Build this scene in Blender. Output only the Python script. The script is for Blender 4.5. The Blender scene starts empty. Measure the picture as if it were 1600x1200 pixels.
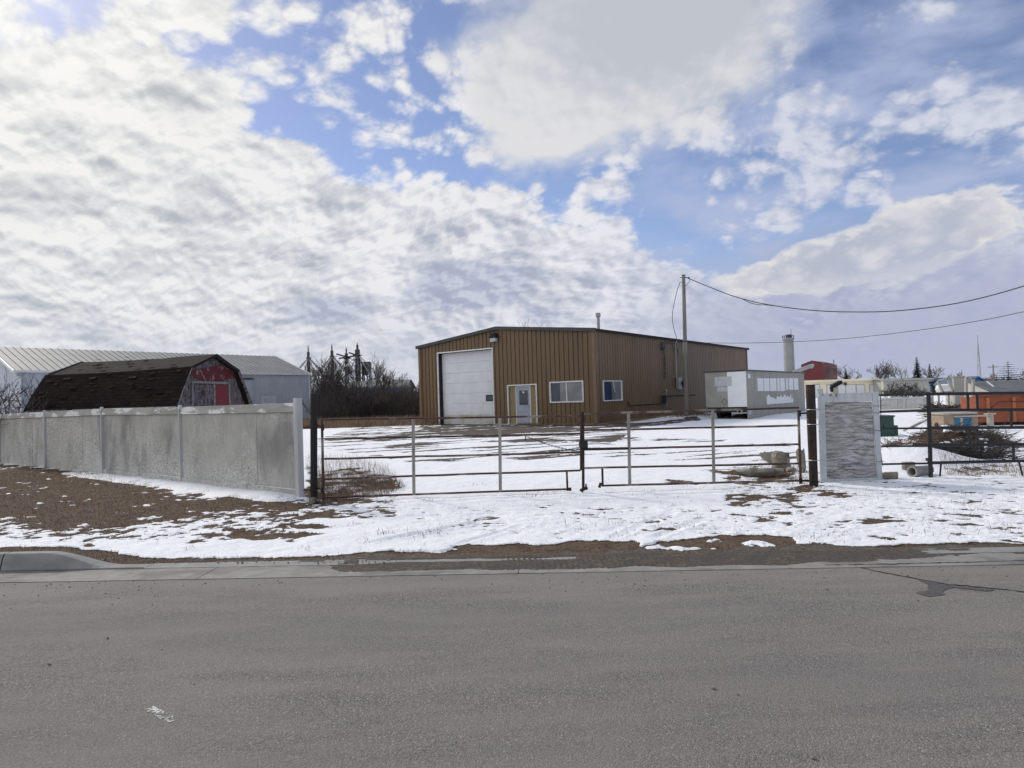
import bpy, math, random
import numpy as np
from mathutils import Vector, Matrix
R = random.Random(7)
S = bpy.context.scene
COL = S.collection
# ---------------------------------------------------------------- camera
FPX, PITCH, ROLL, CAMH = 1014.0, 0.0205, 0.0318, 1.6
cam_d = bpy.data.cameras.new('camera')
cam = bpy.data.objects.new('camera', cam_d); COL.objects.link(cam)
cam_d.sensor_fit = 'HORIZONTAL'; cam_d.sensor_width = 36.0
cam_d.lens = 36.0 * FPX / 1600.0
cam_d.clip_start = 0.05; cam_d.clip_end = 12000
cam.matrix_world = Matrix.Translation((0, 0, CAMH)) @ Matrix.Rotation(math.pi/2 + PITCH, 4, 'X') @ Matrix.Rotation(-ROLL, 4, 'Z')
S.camera = cam
S.render.resolution_x = 1024; S.render.resolution_y = 768
S.view_settings.view_transform = 'Standard'; S.view_settings.look = 'None'
S.view_settings.exposure = 0.0; S.view_settings.gamma = 1.0
S.cycles.max_bounces = 6
S.cycles.use_denoising = True

# ---------------------------------------------------------------- node helper
class NT:
    def __init__(s, tree): s.t = tree; s.N = tree.nodes; s.L = tree.links
    def n(s, ty, **kw):
        nd = s.N.new(ty)
        for k, v in kw.items(): setattr(nd, k, v)
        return nd
    def set(s, sock, v):
        if v is None: return
        if isinstance(v, bpy.types.NodeSocket): s.L.new(v, sock)
        else:
            if isinstance(v, (tuple, list)) and sock.type == 'RGBA' and len(v) == 3: v = (*v, 1)
            sock.default_value = v
    def math(s, op, a, b=None, c=None, clamp=False):
        nd = s.n('ShaderNodeMath', operation=op); nd.use_clamp = clamp
        s.set(nd.inputs[0], a)
        if b is not None: s.set(nd.inputs[1], b)
        if c is not None: s.set(nd.inputs[2], c)
        return nd.outputs[0]
    def vmath(s, op, a, b=None):
        nd = s.n('ShaderNodeVectorMath', operation=op)
        s.set(nd.inputs[0], a)
        if b is not None:
            s.set(nd.inputs[3 if op == 'SCALE' else 1], b)
        return nd.outputs['Value' if op in ('DOT_PRODUCT', 'LENGTH') else 'Vector']
    def noise(s, vec, scale, detail=6, rough=0.55, dist=0.0, col=False):
        nd = s.n('ShaderNodeTexNoise')
        s.set(nd.inputs['Vector'], vec); nd.inputs['Scale'].default_value = scale
        nd.inputs['Detail'].default_value = detail; nd.inputs['Roughness'].default_value = rough
        s.set(nd.inputs['Distortion'], dist)
        return nd.outputs['Color' if col else 'Fac']
    def voro(s, vec, scale, feature='F1', out='Distance', rnd=1.0):
        nd = s.n('ShaderNodeTexVoronoi', feature=feature)
        s.set(nd.inputs['Vector'], vec); nd.inputs['Scale'].default_value = scale
        nd.inputs['Randomness'].default_value = rnd
        return nd.outputs[out]
    def sstep(s, v, a, b, o0=0.0, o1=1.0):
        nd = s.n('ShaderNodeMapRange', interpolation_type='SMOOTHSTEP')
        s.set(nd.inputs[0], v); s.set(nd.inputs[1], a); s.set(nd.inputs[2], b)
        nd.inputs[3].default_value = o0; nd.inputs[4].default_value = o1
        return nd.outputs[0]
    def mix(s, f, a, b, mode='MIX'):
        nd = s.n('ShaderNodeMix', data_type='RGBA', blend_type=mode)
        s.set(nd.inputs[0], f); s.set(nd.inputs[6], a); s.set(nd.inputs[7], b)
        return nd.outputs[2]
    def scale(s, vec, sc, loc=(0, 0, 0), rot=(0, 0, 0)):
        nd = s.n('ShaderNodeMapping'); s.set(nd.inputs[0], vec)
        nd.inputs['Location'].default_value = loc; nd.inputs['Rotation'].default_value = rot
        nd.inputs['Scale'].default_value = sc
        return nd.outputs[0]
    def curve(s, v, pts):
        nd = s.n('ShaderNodeFloatCurve'); c = nd.mapping.curves[0]
        while len(c.points) < len(pts): c.points.new(0.5, 0.5)
        for p, (x, y) in zip(c.points, pts): p.location = (x, y); p.handle_type = 'AUTO_CLAMPED'
        nd.mapping.update(); s.set(nd.inputs['Value'], v)
        return nd.outputs[0]
    def comb(s, x, y, z):
        nd = s.n('ShaderNodeCombineXYZ')
        s.set(nd.inputs[0], x); s.set(nd.inputs[1], y); s.set(nd.inputs[2], z)
        return nd.outputs[0]
# ---------------------------------------------------------------- sky and sun
SUN_AZ, SUN_EL = math.radians(-42), math.radians(36)      # azimuth from +Y towards +X
sdir = Vector((math.sin(SUN_AZ)*math.cos(SUN_EL), math.cos(SUN_AZ)*math.cos(SUN_EL), math.sin(SUN_EL)))
W = bpy.data.worlds.new('World'); S.world = W; W.use_nodes = True
W.node_tree.nodes.clear()
T = NT(W.node_tree)
tc = T.n('ShaderNodeTexCoord').outputs['Generated']
sky = T.n('ShaderNodeTexSky', sky_type='NISHITA')
sky.sun_disc = False; sky.sun_elevation = SUN_EL; sky.sun_rotation = SUN_AZ
sky.altitude = 700; sky.air_density = 1.0; sky.dust_density = 0.3; sky.ozone_density = 2.0
sep = T.n('ShaderNodeSeparateXYZ'); T.L.new(T.vmath('NORMALIZE', tc), sep.inputs[0])
X, Y, Z = sep.outputs
zc = T.math('MAXIMUM', Z, 0.0)
az = T.math('ARCTAN2', X, Y)
el = T.math('ARCSINE', zc)
# cloud deck coordinates: the view direction met with a high flat deck
den = T.math('ADD', zc, 0.50)
P = T.comb(T.math('DIVIDE', X, den), T.math('DIVIDE', Y, den), 0.0)
Ps = T.scale(P, (1, 1, 1), rot=(0, 0, math.radians(28)))
warp = T.noise(Ps, 1.6, 3, 0.5, col=True)
warp = T.vmath('SUBTRACT', warp, (0.5, 0.5, 0.5))
Pw = T.vmath('ADD', Ps, T.vmath('SCALE', warp, 0.16))
Pst = T.scale(Pw, (0.95, 1.05, 1.0))                        # bands run across the deck
def A(px): return math.atan((px-800)/FPX)
def E(px, py):
    hx = 616 - 0.0318*(px-800)
    return math.atan((hx-py)/FPX*math.cos(A(px)))
# boundary of the big sheet to the left (elevation as a function of azimuth)
azn = T.math('MULTIPLY_ADD', az, 1/2.0, 0.5, clamp=True)   # -1..1 rad -> 0..1
bp = [(-300, 60), (0, 60), (300, 85), (430, 165), (560, 248), (700, 270), (850, 302), (960, 335), (1080, 400), (1160, 432), (1235, 415), (1310, 375), (1420, 330), (1500, 300), (1560, 335), (1700, 360)]
pts = [(A(x)/2+0.5, min(1, E(x, y))) for x, y in bp]
pts = [(0, 1.0), (0.11, 0.95)] + [p for p in pts if p[0] > 0.15]
Bel = T.curve(azn, pts)
n_big = T.noise(Pw, 2.0, 4, 0.5)
def puffs(vec, sc):
    wv = T.vmath('ADD', vec, T.vmath('SCALE', T.vmath('SUBTRACT', T.noise(vec, sc*1.4, 3, 0.6, col=True), (0.5, 0.5, 0.5)), 0.9/sc))
    nd = T.n('ShaderNodeTexVoronoi', feature='F1'); T.L.new(wv, nd.inputs['Vector']); nd.inputs['Scale'].default_value = sc
    return T.math('SUBTRACT', 1.0, T.math('MULTIPLY', nd.outputs['Distance'], 1.25))
def billow(vec):
    a = T.math('MULTIPLY', puffs(vec, 11.0), 0.42); b = T.math('MULTIPLY', puffs(vec, 27.0), 0.20); c_ = T.math('MULTIPLY', T.noise(vec, 20.0, 7, 0.6), 0.40)
    return T.math('ADD', T.math('ADD', a, b), c_)
n_rel = billow(Pst)
n_edge = T.math('ADD', T.math('MULTIPLY', n_rel, 0.75), T.math('MULTIPLY', T.noise(Pst, 7.0, 10, 0.6), 0.35))
dEl = T.math('SUBTRACT', Bel, el)
def blob(px, py, sx, sy, amp, soft=1.0):
    a0, e0 = A(px), E(px, py)
    u = T.math('DIVIDE', T.math('SUBTRACT', az, a0), sx/FPX)
    v = T.math('DIVIDE', T.math('SUBTRACT', el, e0), sy/FPX)
    r2 = T.math('ADD', T.math('MULTIPLY', u, u), T.math('MULTIPLY', v, v))
    return T.math('MULTIPLY', T.math('EXPONENT', T.math('MULTIPLY', r2, -1.0)), amp)
def addall(*a):
    r = a[0]
    for b in a[1:]: r = T.math('ADD', r, b)
    return r
# coverage field
cov_sheet = T.math('MULTIPLY', T.sstep(dEl, -0.03, 0.06), 1.0)
cov = addall(T.math('MULTIPLY', cov_sheet, 0.42),
             blob(560, 60, 150, 90, 0.14), blob(740, 150, 90, 60, 0.18), blob(560, 210, 60, 40, 0.12), blob(1010, 250, 70, 30, 0.05),
             blob(120, 10, 300, 130, 0.26), blob(330, 130, 60, 90, -0.10), blob(230, 60, 90, 25, -0.10), blob(20, 130, 60, 12, -0.16), blob(1350, 190, 330, 120, 0.0), blob(1180, 290, 110, 60, 0.09),
             blob(955, 275, 50, 24, 0.26), blob(1180, 210, 90, 40, 0.13), blob(1380, 130, 120, 30, 0.10), blob(1450, 210, 110, 40, 0.13), blob(1150, 290, 60, 30, 0.10), blob(1250, 250, 80, 30, 0.10), blob(1560, 90, 160, 60, 0.07),
             blob(500, 130, 110, 60, -0.16), blob(420, 190, 60, 30, -0.12), blob(660, 262, 120, 24, -0.16), blob(700, 60, 60, 70, -0.10), blob(1330, 60, 130, 60, -0.08), blob(1090, 350, 110, 50, -0.16), blob(640, 130, 50, 40, -0.08),
             blob(840, 262, 120, 14, -0.10))
dens = addall(cov, T.math('MULTIPLY', T.math('SUBTRACT', n_edge, 0.5), 1.15), T.math('MULTIPLY', T.math('SUBTRACT', n_big, 0.5), 0.35))
a_main = T.sstep(dens, -0.02, 0.20)
# second, thin veil of streaks (right side)
Pv = T.scale(Pw, (0.8, 1.5, 1.0), rot=(0, 0, math.radians(-20)))
n_veil = T.noise(Pv, 7.0, 7, 0.52)
veil_amt = T.sstep(az, 0.02, 0.35)
a_veil = T.math('MULTIPLY', T.sstep(n_veil, 0.36, 0.68), T.math('MULTIPLY', veil_amt, 0.85))
# the big smooth grey cloud above the middle
n_soft = T.noise(Pw, 2.6, 5, 0.48)
bigc = addall(blob(940, 60, 190, 120, 0.9), blob(1110, 10, 170, 130, 0.65), blob(850, 170, 120, 70, 0.5), blob(1060, -80, 330, 110, 0.45), blob(870, 200, 60, 40, 0.25), blob(1130, 120, 110, 60, 0.25))
a_big = T.sstep(addall(bigc, T.math('MULTIPLY', T.math('SUBTRACT', n_soft, 0.5), 2.1), T.math('MULTIPLY', T.math('SUBTRACT', n_edge, 0.5), 1.0)), 0.22, 0.95)
# relief: lit towards the sun
off = Matrix.Rotation(math.radians(28), 3, 'Z') @ Vector((math.sin(SUN_AZ), math.cos(SUN_AZ), 0))
Pst2 = T.vmath('ADD', Pst, tuple(off*0.014))
n_edge2 = billow(Pst2)
rel = T.math('SUBTRACT', n_rel, n_edge2)
rel = T.math('MULTIPLY', rel, 3.1)
thick = T.sstep(dens, 0.15, 0.5)
lump = T.noise(T.scale(Pst, (1, 1, 1), loc=(7.3, 2.1, 0)), 7.5, 5, 0.5)
# distance from the sun
sd = T.vmath('DOT_PRODUCT', T.vmath('NORMALIZE', tc), tuple(sdir))
glow = T.math('POWER', T.math('MAXIMUM', sd, 0.0), 5.0)
glow2 = T.math('POWER', T.math('MAXIMUM', sd, 0.0), 60.0)
belly = T.math('MULTIPLY', T.math('MULTIPLY', thick, T.sstep(lump, 0.44, 0.60)), 0.66)
shade = addall(0.80, rel, T.math('MULTIPLY', belly, -0.75), T.math('MULTIPLY', glow, 0.10))
shade = T.math('MAXIMUM', T.math('MINIMUM', shade, 1.15), 0.0)
c_lit = T.mix(T.math('MULTIPLY', glow, 1.0, clamp=True), (0.80, 0.80, 0.86), (0.93, 0.92, 0.88))
c_dark = T.mix(T.math('MULTIPLY', glow, 1.0, clamp=True), (0.40, 0.44, 0.56), (0.50, 0.53, 0.54))
c_main = T.mix(T.math('MULTIPLY', shade, 1.0, clamp=True), c_dark, c_lit)
c_main = T.mix(T.math('MULTIPLY', T.sstep(az, 0.05, 0.45), 0.8), c_main, T.mix(T.math('MULTIPLY', shade, 1.0, clamp=True), (0.38, 0.44, 0.60), (0.62, 0.65, 0.76)))
c_big = T.mix(T.sstep(addall(n_soft, T.math('MULTIPLY', rel, 0.10), T.math('MULTIPLY', bigc, -0.16)), 0.24, 0.50), (0.52, 0.55, 0.61), (0.74, 0.74, 0.76))
# low lavender bank towards the horizon and the two dark clouds
low = T.sstep(T.math('ADD', el, T.math('MULTIPLY', T.math('SUBTRACT', n_big, 0.5), 0.18)), 0.17, 0.02)
lowr = T.math('MULTIPLY', T.sstep(T.math('ADD', el, T.math('MULTIPLY', T.math('SUBTRACT', n_edge, 0.5), 0.22)), 0.24, 0.11), T.sstep(az, 0.10, 0.42))
dk = addall(blob(735, 438, 105, 42, 1.25), blob(505, 480, 100, 32, 0.85), blob(850, 490, 70, 22, 0.6), blob(1300, 470, 260, 50, 0.45))
n_dk = T.noise(Pw, 4.0, 8, 0.55)
a_dk = T.math('MULTIPLY', T.sstep(addall(dk, T.math('MULTIPLY', T.math('SUBTRACT', n_dk, 0.5), 1.3)), 0.35, 0.80), 0.82)
bg = T.vmath('MULTIPLY', sky.outputs[0], (0.125, 0.111, 0.116))
bg = T.mix(T.sstep(el, 0.45, 0.0, 0, 0.25), bg, (0.30, 0.46, 0.82))
c = T.mix(a_veil, bg, (0.45, 0.51, 0.71))
c = T.mix(a_main, c, c_main)
c = T.mix(T.math('MULTIPLY', low, 0.62), c, (0.55, 0.59, 0.69))
c = T.mix(T.math('MULTIPLY', lowr, 0.80), c, (0.41, 0.45, 0.60))
c = T.mix(a_dk, c, T.mix(T.sstep(T.math('ADD', rel, n_dk), 0.3, 0.9), (0.37, 0.41, 0.55), (0.52, 0.56, 0.68)))
cum = addall(blob(1290, 408, 95, 34, 1.0), blob(1400, 378, 95, 38, 1.0), blob(1500, 342, 62, 42, 1.0), blob(1180, 440, 90, 22, 0.6))
d_cum = addall(cum, T.math('MULTIPLY', T.math('SUBTRACT', n_edge, 0.5), 1.5))
a_cum = T.math('MULTIPLY', T.sstep(d_cum, 0.34, 0.62), T.sstep(T.math('ADD', dEl, T.math('MULTIPLY', T.math('SUBTRACT', n_soft, 0.5), 0.08)), 0.12, 0.02, 0.0, 0.9))
c = T.mix(a_cum, c, T.mix(T.sstep(T.math('ADD', T.math('MULTIPLY', rel, 0.5), T.math('SUBTRACT', d_cum, 0.0)), 0.3, 1.1), (0.80, 0.78, 0.77), T.mix(T.sstep(T.math('ADD', n_rel, T.math('MULTIPLY', n_soft, 0.5)), 0.55, 0.95), (0.47, 0.50, 0.60), (0.66, 0.66, 0.71))))
c = T.mix(a_big, c, c_big)
c = T.mix(T.math('MULTIPLY', glow2, 0.5, clamp=True), c, (1.3, 1.3, 1.25))
c = T.mix(T.sstep(Z, -0.01, -0.05), c, (0.42, 0.42, 0.44))
back = T.sstep(Y, 0.15, -0.25)
c = T.mix(T.math('MULTIPLY', back, 0.85), c, T.mix(T.sstep(X, -0.3, 0.6), (0.95, 0.97, 1.02), (0.32, 0.37, 0.48)))
c = T.vmath('SCALE', c, 10.0)
bgn = T.n('ShaderNodeBackground'); bgn.inputs['Strength'].default_value = 0.1
T.L.new(c, bgn.inputs[0])
T.L.new(bgn.outputs[0], T.n('ShaderNodeOutputWorld').inputs[0])
W.cycles.sampling_method = 'MANUAL'; W.cycles.sample_map_resolution = 512

sl = bpy.data.lights.new('sun', 'SUN'); sl.energy = 2.45; sl.angle = math.radians(9); sl.color = (1.0, 0.94, 0.85)
so = bpy.data.objects.new('sun', sl); COL.objects.link(so)
so.rotation_euler = (-sdir).to_track_quat('-Z', 'Y').to_euler()
# ---------------------------------------------------------------- projection helpers (photograph pixel -> point in the place)
cp_, sp_ = math.cos(PITCH), math.sin(PITCH); cr_, sr_ = math.cos(ROLL), math.sin(ROLL)
def ray(px, py):
    a, b = px-800, py-600
    u = a*cr_ - b*sr_; v = a*sr_ + b*cr_
    x, up, fw = u/FPX, -v/FPX, 1.0
    return Vector((x, fw*cp_ - up*sp_, fw*sp_ + up*cp_))
def at(px, py, d):
    r = ray(px, py); k = d/r.y
    return Vector((r.x*k, d, CAMH + r.z*k))
def gnd(px, py, z=0.0):
    r = ray(px, py); k = (z-CAMH)/r.z
    return Vector((r.x*k, r.y*k, z))
def proj_np(x, y, z):
    zz = z - CAMH
    fw = y*cp_ + zz*sp_; up = -y*sp_ + zz*cp_
    fw = np.where(fw < 0.01, 0.01, fw)
    u = FPX*x/fw; v = -FPX*up/fw
    return 800+u*cr_+v*sr_, 600-u*sr_+v*cr_
class Fr:
    """a standing frame: origin, horizontal direction u, outward normal n"""
    def __init__(s, O, U, N=None):
        s.O = Vector((O[0], O[1], O[2] if len(O) > 2 else 0)); s.U = Vector((U[0], U[1], 0)).normalized()
        s.N = Vector((N[0], N[1], 0)).normalized() if N is not None else Vector((s.U.y, -s.U.x, 0))
    def p(s, u, z, n=0.0): return s.O + s.U*u + s.N*n + Vector((0, 0, z))
    def hit(s, px, py, n=0.0):
        r = ray(px, py); o = s.O + s.N*n
        k = (o - Vector((0, 0, CAMH))).dot(s.N)/r.dot(s.N)
        q = Vector((0, 0, CAMH)) + r*k - o
        return q.dot(s.U), q.z
    def hu(s, px, py, n=0.0): return s.hit(px, py, n)[0]
    def hz(s, px, py, n=0.0): return s.hit(px, py, n)[1]
# ---------------------------------------------------------------- mesh builder
OFF = {}
class MB:
    def __init__(s): s.v = []; s.f = []
    def quad(s, a, b, c, d):
        i = len(s.v); s.v += [tuple(a), tuple(b), tuple(c), tuple(d)]; s.f.append((i, i+1, i+2, i+3)); return s
    def tri(s, a, b, c):
        i = len(s.v); s.v += [tuple(a), tuple(b), tuple(c)]; s.f.append((i, i+1, i+2)); return s
    def hexa(s, p):      # 8 points: bottom 4 ccw, top 4 ccw
        i = len(s.v); s.v += [tuple(q) for q in p]
        for f in ((3, 2, 1, 0), (4, 5, 6, 7), (0, 1, 5, 4), (1, 2, 6, 5), (2, 3, 7, 6), (3, 0, 4, 7)): s.f.append(tuple(i+k for k in f))
        return s
    def fbox(s, F, u0, u1, z0, z1, n0, n1, zs=0.0):   # zs: rise of the top per metre of u is given by zs
        P = F.p
        return s.hexa([P(u0, z0, n0), P(u1, z0, n0), P(u1, z0, n1), P(u0, z0, n1),
                       P(u0, z1, n0), P(u1, z1+zs, n0), P(u1, z1+zs, n1), P(u0, z1, n1)])
    def box(s, c, sz, rz=0.0):
        F = Fr((c[0], c[1], c[2]), (math.cos(rz), math.sin(rz)))
        return s.fbox(F, -sz[0]/2, sz[0]/2, -sz[2]/2, sz[2]/2, -sz[1]/2, sz[1]/2)
    def bar(s, a, b, w, h, up=(0, 0, 1)):
        a = Vector(a); b = Vector(b); d = (b-a).normalized(); x = d.cross(Vector(up))
        if x.length < 1e-4: x = d.cross(Vector((1, 0, 0)))
        x.normalize(); y = x.cross(d)
        x *= w/2; y *= h/2
        return s.hexa([a-x-y, a+x-y, b+x-y, b-x-y, a-x+y, a+x+y, b+x+y, b-x+y])
    def tube(s, pts, r, n=8, cap=True, r2=None):
        pts = [Vector(p) for p in pts]; m = len(pts); i0 = len(s.v); prev = None
        for k, p in enumerate(pts):
            d = (pts[min(k+1, m-1)] - pts[max(k-1, 0)]).normalized()
            if prev is None:
                x = d.cross(Vector((0, 0, 1)));
                if x.length < 1e-3: x = d.cross(Vector((0, 1, 0)))
            else: x = prev - d*prev.dot(d)
            x.normalize(); prev = x; y = d.cross(x)
            rr = r[k] if isinstance(r, (list, tuple)) else (r if r2 is None else r+(r2-r)*k/(m-1))
            for j in range(n):
                a = 2*math.pi*j/n; s.v.append(tuple(p + x*(math.cos(a)*rr) + y*(math.sin(a)*rr)))
        for k in range(m-1):
            for j in range(n):
                a = i0+k*n+j; b = i0+k*n+(j+1) % n
                s.f.append((a, a+n, b+n, b))
        if cap:
            s.f.append(tuple(i0+j for j in range(n))); s.f.append(tuple(i0+(m-1)*n+n-1-j for j in range(n)))
        return s
    def lump(s, c, sz, seed=0, n=10, rough=0.25, rz=0.0, boxy=1.0):
        rr = random.Random(seed); i0 = len(s.v); c = Vector(c)
        planes = [(Vector((rr.gauss(0, 1), rr.gauss(0, 1), rr.gauss(0, 1))).normalized(), 1-rough*(.3+rr.random()*1.5)) for _ in range(9)]
        for a in range(n+1):
            th = math.pi*a/n
            for b in range(2*n):
                ph = math.pi*b/n
                d = Vector((math.sin(th)*math.cos(ph), math.sin(th)*math.sin(ph), math.cos(th)))
                q = 1.2
                for pn, pd in planes:
                    t = d.dot(pn)
                    if t > 1e-3: q = min(q, pd/t)
                q = q*(1+rr.uniform(-1, 1)*rough*0.14)
                bx = lambda t: math.copysign(abs(t)**boxy, t)
                v = Vector((bx(d.x)*q*sz[0]/2, bx(d.y)*q*sz[1]/2, bx(d.z)*q*sz[2]/2))
                v = Matrix.Rotation(rz, 3, 'Z') @ v
                s.v.append(tuple(c+v))
        for a in range(n):
            for b in range(2*n):
                p = i0+a*2*n+b; q = i0+a*2*n+(b+1) % (2*n)
                s.f.append((p, p+2*n, q+2*n, q))
        return s
    def sheet(s, O, U, Wd, Nn, nu, prof, n_seg_extra=0):
        """ribbed sheet: O corner, U unit across ribs, Wd vector along ribs, Nn normal, nu width; prof list (u, d)"""
        for (u0, d0), (u1, d1) in zip(prof[:-1], prof[1:]):
            a = O+U*u0+Nn*d0; b = O+U*u1+Nn*d1
            s.quad(a, b, b+Wd, a+Wd)
        return s
    def build(s, name, m, parent=None, smooth=False, bevel=0.0):
        off = OFF.get(parent.name, Vector((0, 0, 0))) if parent is not None else Vector((0, 0, 0))
        me = bpy.data.meshes.new(name)
        v = np.array(s.v, dtype=np.float64).reshape(-1, 3) - np.array(off)
        me.from_pydata(v.tolist(), [], s.f); me.update()
        if smooth: me.polygons.foreach_set('use_smooth', [True]*len(me.polygons))
        me.materials.append(m)
        o = bpy.data.objects.new(name, me); COL.objects.link(o)
        if parent is not None: o.parent = parent; OFF[o.name] = off
        if bevel: b = o.modifiers.new('bevel', 'BEVEL'); b.width = bevel; b.segments = 2; b.limit_method = 'ANGLE'
        if smooth:
            try: me.set_sharp_from_angle(angle=math.radians(40))
            except Exception: pass
        return o
def thing(name, label, cat, loc, group=None):
    o = bpy.data.objects.new(name, None); COL.objects.link(o); o.location = loc; o.empty_display_size = 0.2
    o['label'] = label; o['category'] = cat
    if group: o['group'] = group
    OFF[o.name] = Vector(loc); return o
def tag(o, label, cat, group=None, kind=None):
    o['label'] = label; o['category'] = cat
    if group: o['group'] = group
    if kind: o['kind'] = kind
    return o
def struct(o, label=None):
    o['kind'] = 'structure'
    return o
def rib_profile(L, pitch, rw, dep, start=0.1):
    pr = [(0, 0)]; u = start
    while u+rw < L:
        pr += [(u, 0), (u+rw*0.22, dep), (u+rw*0.78, dep), (u+rw, 0)]; u += pitch
    pr.append((L, 0)); return pr
def corr_wall(F, L, top, openings=(), pitch=0.3, rw=0.08, dep=0.035, z0=0.0):
    """ribbed wall on frame F with openings (u0,u1,z0,z1) cut out; top(u)"""
    pr = rib_profile(L, pitch, rw, dep)
    cuts = sorted(set([o[0] for o in openings] + [o[1] for o in openings]))
    pts = []
    for (u0, d0), (u1, d1) in zip(pr[:-1], pr[1:]):
        pts.append((u0, d0))
        for c in cuts:
            if u0+1e-6 < c < u1-1e-6: pts.append((c, d0+(d1-d0)*(c-u0)/(u1-u0)))
    pts.append(pr[-1]); mb = MB()
    for (u0, d0), (u1, d1) in zip(pts[:-1], pts[1:]):
        if u1-u0 < 1e-6: continue
        um = (u0+u1)/2; segs = [(z0, None)]
        for o in openings:
            if o[0] < um < o[1]:
                segs = []
                if o[2] > z0+0.01: segs.append((z0, o[2]))
                segs.append((o[3], None))
        for a, b in segs:
            ta = top(u0) if b is None else b; tb = top(u1) if b is None else b
            mb.quad(F.p(u0, a, d0), F.p(u1, a, d1), F.p(u1, tb, d1), F.p(u0, ta, d0))
    return mb
# ---------------------------------------------------------------- materials
def base_mat(name):
    m = bpy.data.materials.new(name); m.use_nodes = True; m.node_tree.nodes.clear()
    t = NT(m.node_tree); b = t.n('ShaderNodeBsdfPrincipled'); o = t.n('ShaderNodeOutputMaterial'); t.L.new(b.outputs[0], o.inputs[0])
    co = t.n('ShaderNodeTexCoord').outputs['Object']
    return m, t, b, co
def bump(t, b, h, strength=0.5, dist=0.01):
    n = t.n('ShaderNodeBump'); n.inputs['Strength'].default_value = strength; n.inputs['Distance'].default_value = dist
    t.L.new(h, n.inputs['Height']); t.L.new(n.outputs[0], b.inputs['Normal'])
def surf(name, c1, c2, scale=3.0, rough=0.7, bs=0.3, bd=0.006, bscale=None, st=(1, 1, 1), c3=None, t3=(0.62, 0.72), s3=2.0, metal=0.0, spec=0.5, big=0.25, detail=8, st3=None):
    """two-tone weathered surface: c1..c2 by fine noise, optional patches of c3 (dirt, rust, bare wood)"""
    m, t, b, co = base_mat(name)
    v = t.scale(co, st)
    n1 = t.noise(v, scale, detail, 0.6); n2 = t.noise(co, 0.5, 3, 0.5)
    f = t.math('ADD', t.sstep(n1, 0.3, 0.7), t.math('MULTIPLY', t.math('SUBTRACT', n2, 0.5), big*4), clamp=True)
    c = t.mix(f, c1, c2)
    if c3:
        n3 = t.noise(t.scale(co, st3 or st, loc=(5, 3, 1)), s3, 9, 0.62)
        c = t.mix(t.sstep(n3, t3[0], t3[1]), c, c3)
    t.L.new(c, b.inputs['Base Color'])
    b.inputs['Roughness'].default_value = rough; b.inputs['Metallic'].default_value = metal
    b.inputs['Specular IOR Level'].default_value = spec
    if bs: bump(t, b, t.noise(v, bscale or scale*4, 8, 0.6), bs, bd)
    return m
M = {}
M['siding'] = surf('brown_siding', (0.118, 0.071, 0.030), (0.150, 0.093, 0.043), 1.2, 0.48, 0.08, 0.004, 3, (1, 1, 0.12), c3=(0.092, 0.060, 0.035), t3=(0.52, 0.8), s3=1.0)
M['trim_dark'] = surf('dark_trim', (0.028, 0.030, 0.035), (0.048, 0.05, 0.056), 3, 0.45, 0)
M['trim_brown'] = surf('brown_trim', (0.15, 0.09, 0.05), (0.19, 0.12, 0.07), 3, 0.5, 0)
M['white'] = surf('white_paint', (0.62, 0.62, 0.62), (0.74, 0.74, 0.73), 4, 0.5, 0.1, 0.002, c3=(0.42, 0.38, 0.32), t3=(0.60, 0.8), s3=3)
M['door_white'] = surf('overhead_door_paint', (0.66, 0.67, 0.69), (0.72, 0.73, 0.74), 2, 0.45, 0.05, 0.002, c3=(0.42, 0.43, 0.40), t3=(0.62, 0.85), s3=1.0, st3=(1, 1, .3))
M['door_grey'] = surf('grey_door_paint', (0.30, 0.33, 0.40), (0.36, 0.39, 0.45), 2, 0.45, 0.05, 0.002, c3=(0.2, 0.2, 0.22), t3=(0.64, 0.8), s3=3)
M['osb'] = surf('strand_board', (0.20, 0.15, 0.08), (0.33, 0.25, 0.14), 22, 0.8, 0.3, 0.002, st=(1, 1, .5), c3=(0.10, 0.05, 0.03), t3=(0.6, 0.75), s3=4)
M['black'] = surf('black_metal', (0.005, 0.005, 0.006), (0.011, 0.010, 0.01), 9, 0.75, 0.15, 0.002, c3=(0.07, 0.035, 0.02), t3=(0.68, 0.75), s3=9)
M['bluefence'] = surf('dark_pipe_paint', (0.006, 0.007, 0.012), (0.012, 0.013, 0.02), 9, 0.6, 0.1, 0.002, c3=(0.05, 0.03, 0.02), t3=(0.66, 0.74), s3=8)
M['rust'] = surf('rusty_pipe', (0.040, 0.019, 0.017), (0.085, 0.042, 0.034), 14, 0.85, 0.4, 0.002, c3=(0.24, 0.21, 0.18), t3=(0.50, 0.64), s3=2.2)
M['rust_dark'] = surf('dark_rusty_pipe', (0.010, 0.008, 0.008), (0.034, 0.018, 0.013), 10, 0.85, 0.4, 0.003, c3=(0.09, 0.045, 0.02), t3=(0.55, 0.7), s3=5)
M['galv'] = surf('grey_flat_steel', (0.17, 0.155, 0.14), (0.30, 0.28, 0.255), 10, 0.6, 0.2, 0.002, c3=(0.16, 0.08, 0.05), t3=(0.6, 0.72), s3=6, st=(1, 1, .3))
M['steel'] = surf('dull_steel', (0.28, 0.29, 0.30), (0.38, 0.39, 0.40), 6, 0.45, 0.1, 0.002, metal=0.4)
M['chain'] = surf('chain_steel', (0.03, 0.03, 0.03), (0.08, 0.07, 0.06), 30, 0.5, 0)
M['wood_post'] = surf('weathered_white_wood', (0.42, 0.43, 0.43), (0.56, 0.57, 0.57), 9, 0.85, 0.6, 0.004, st=(1, 1, .12), c3=(0.16, 0.15, 0.14), t3=(0.60, 0.70), s3=7)
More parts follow.
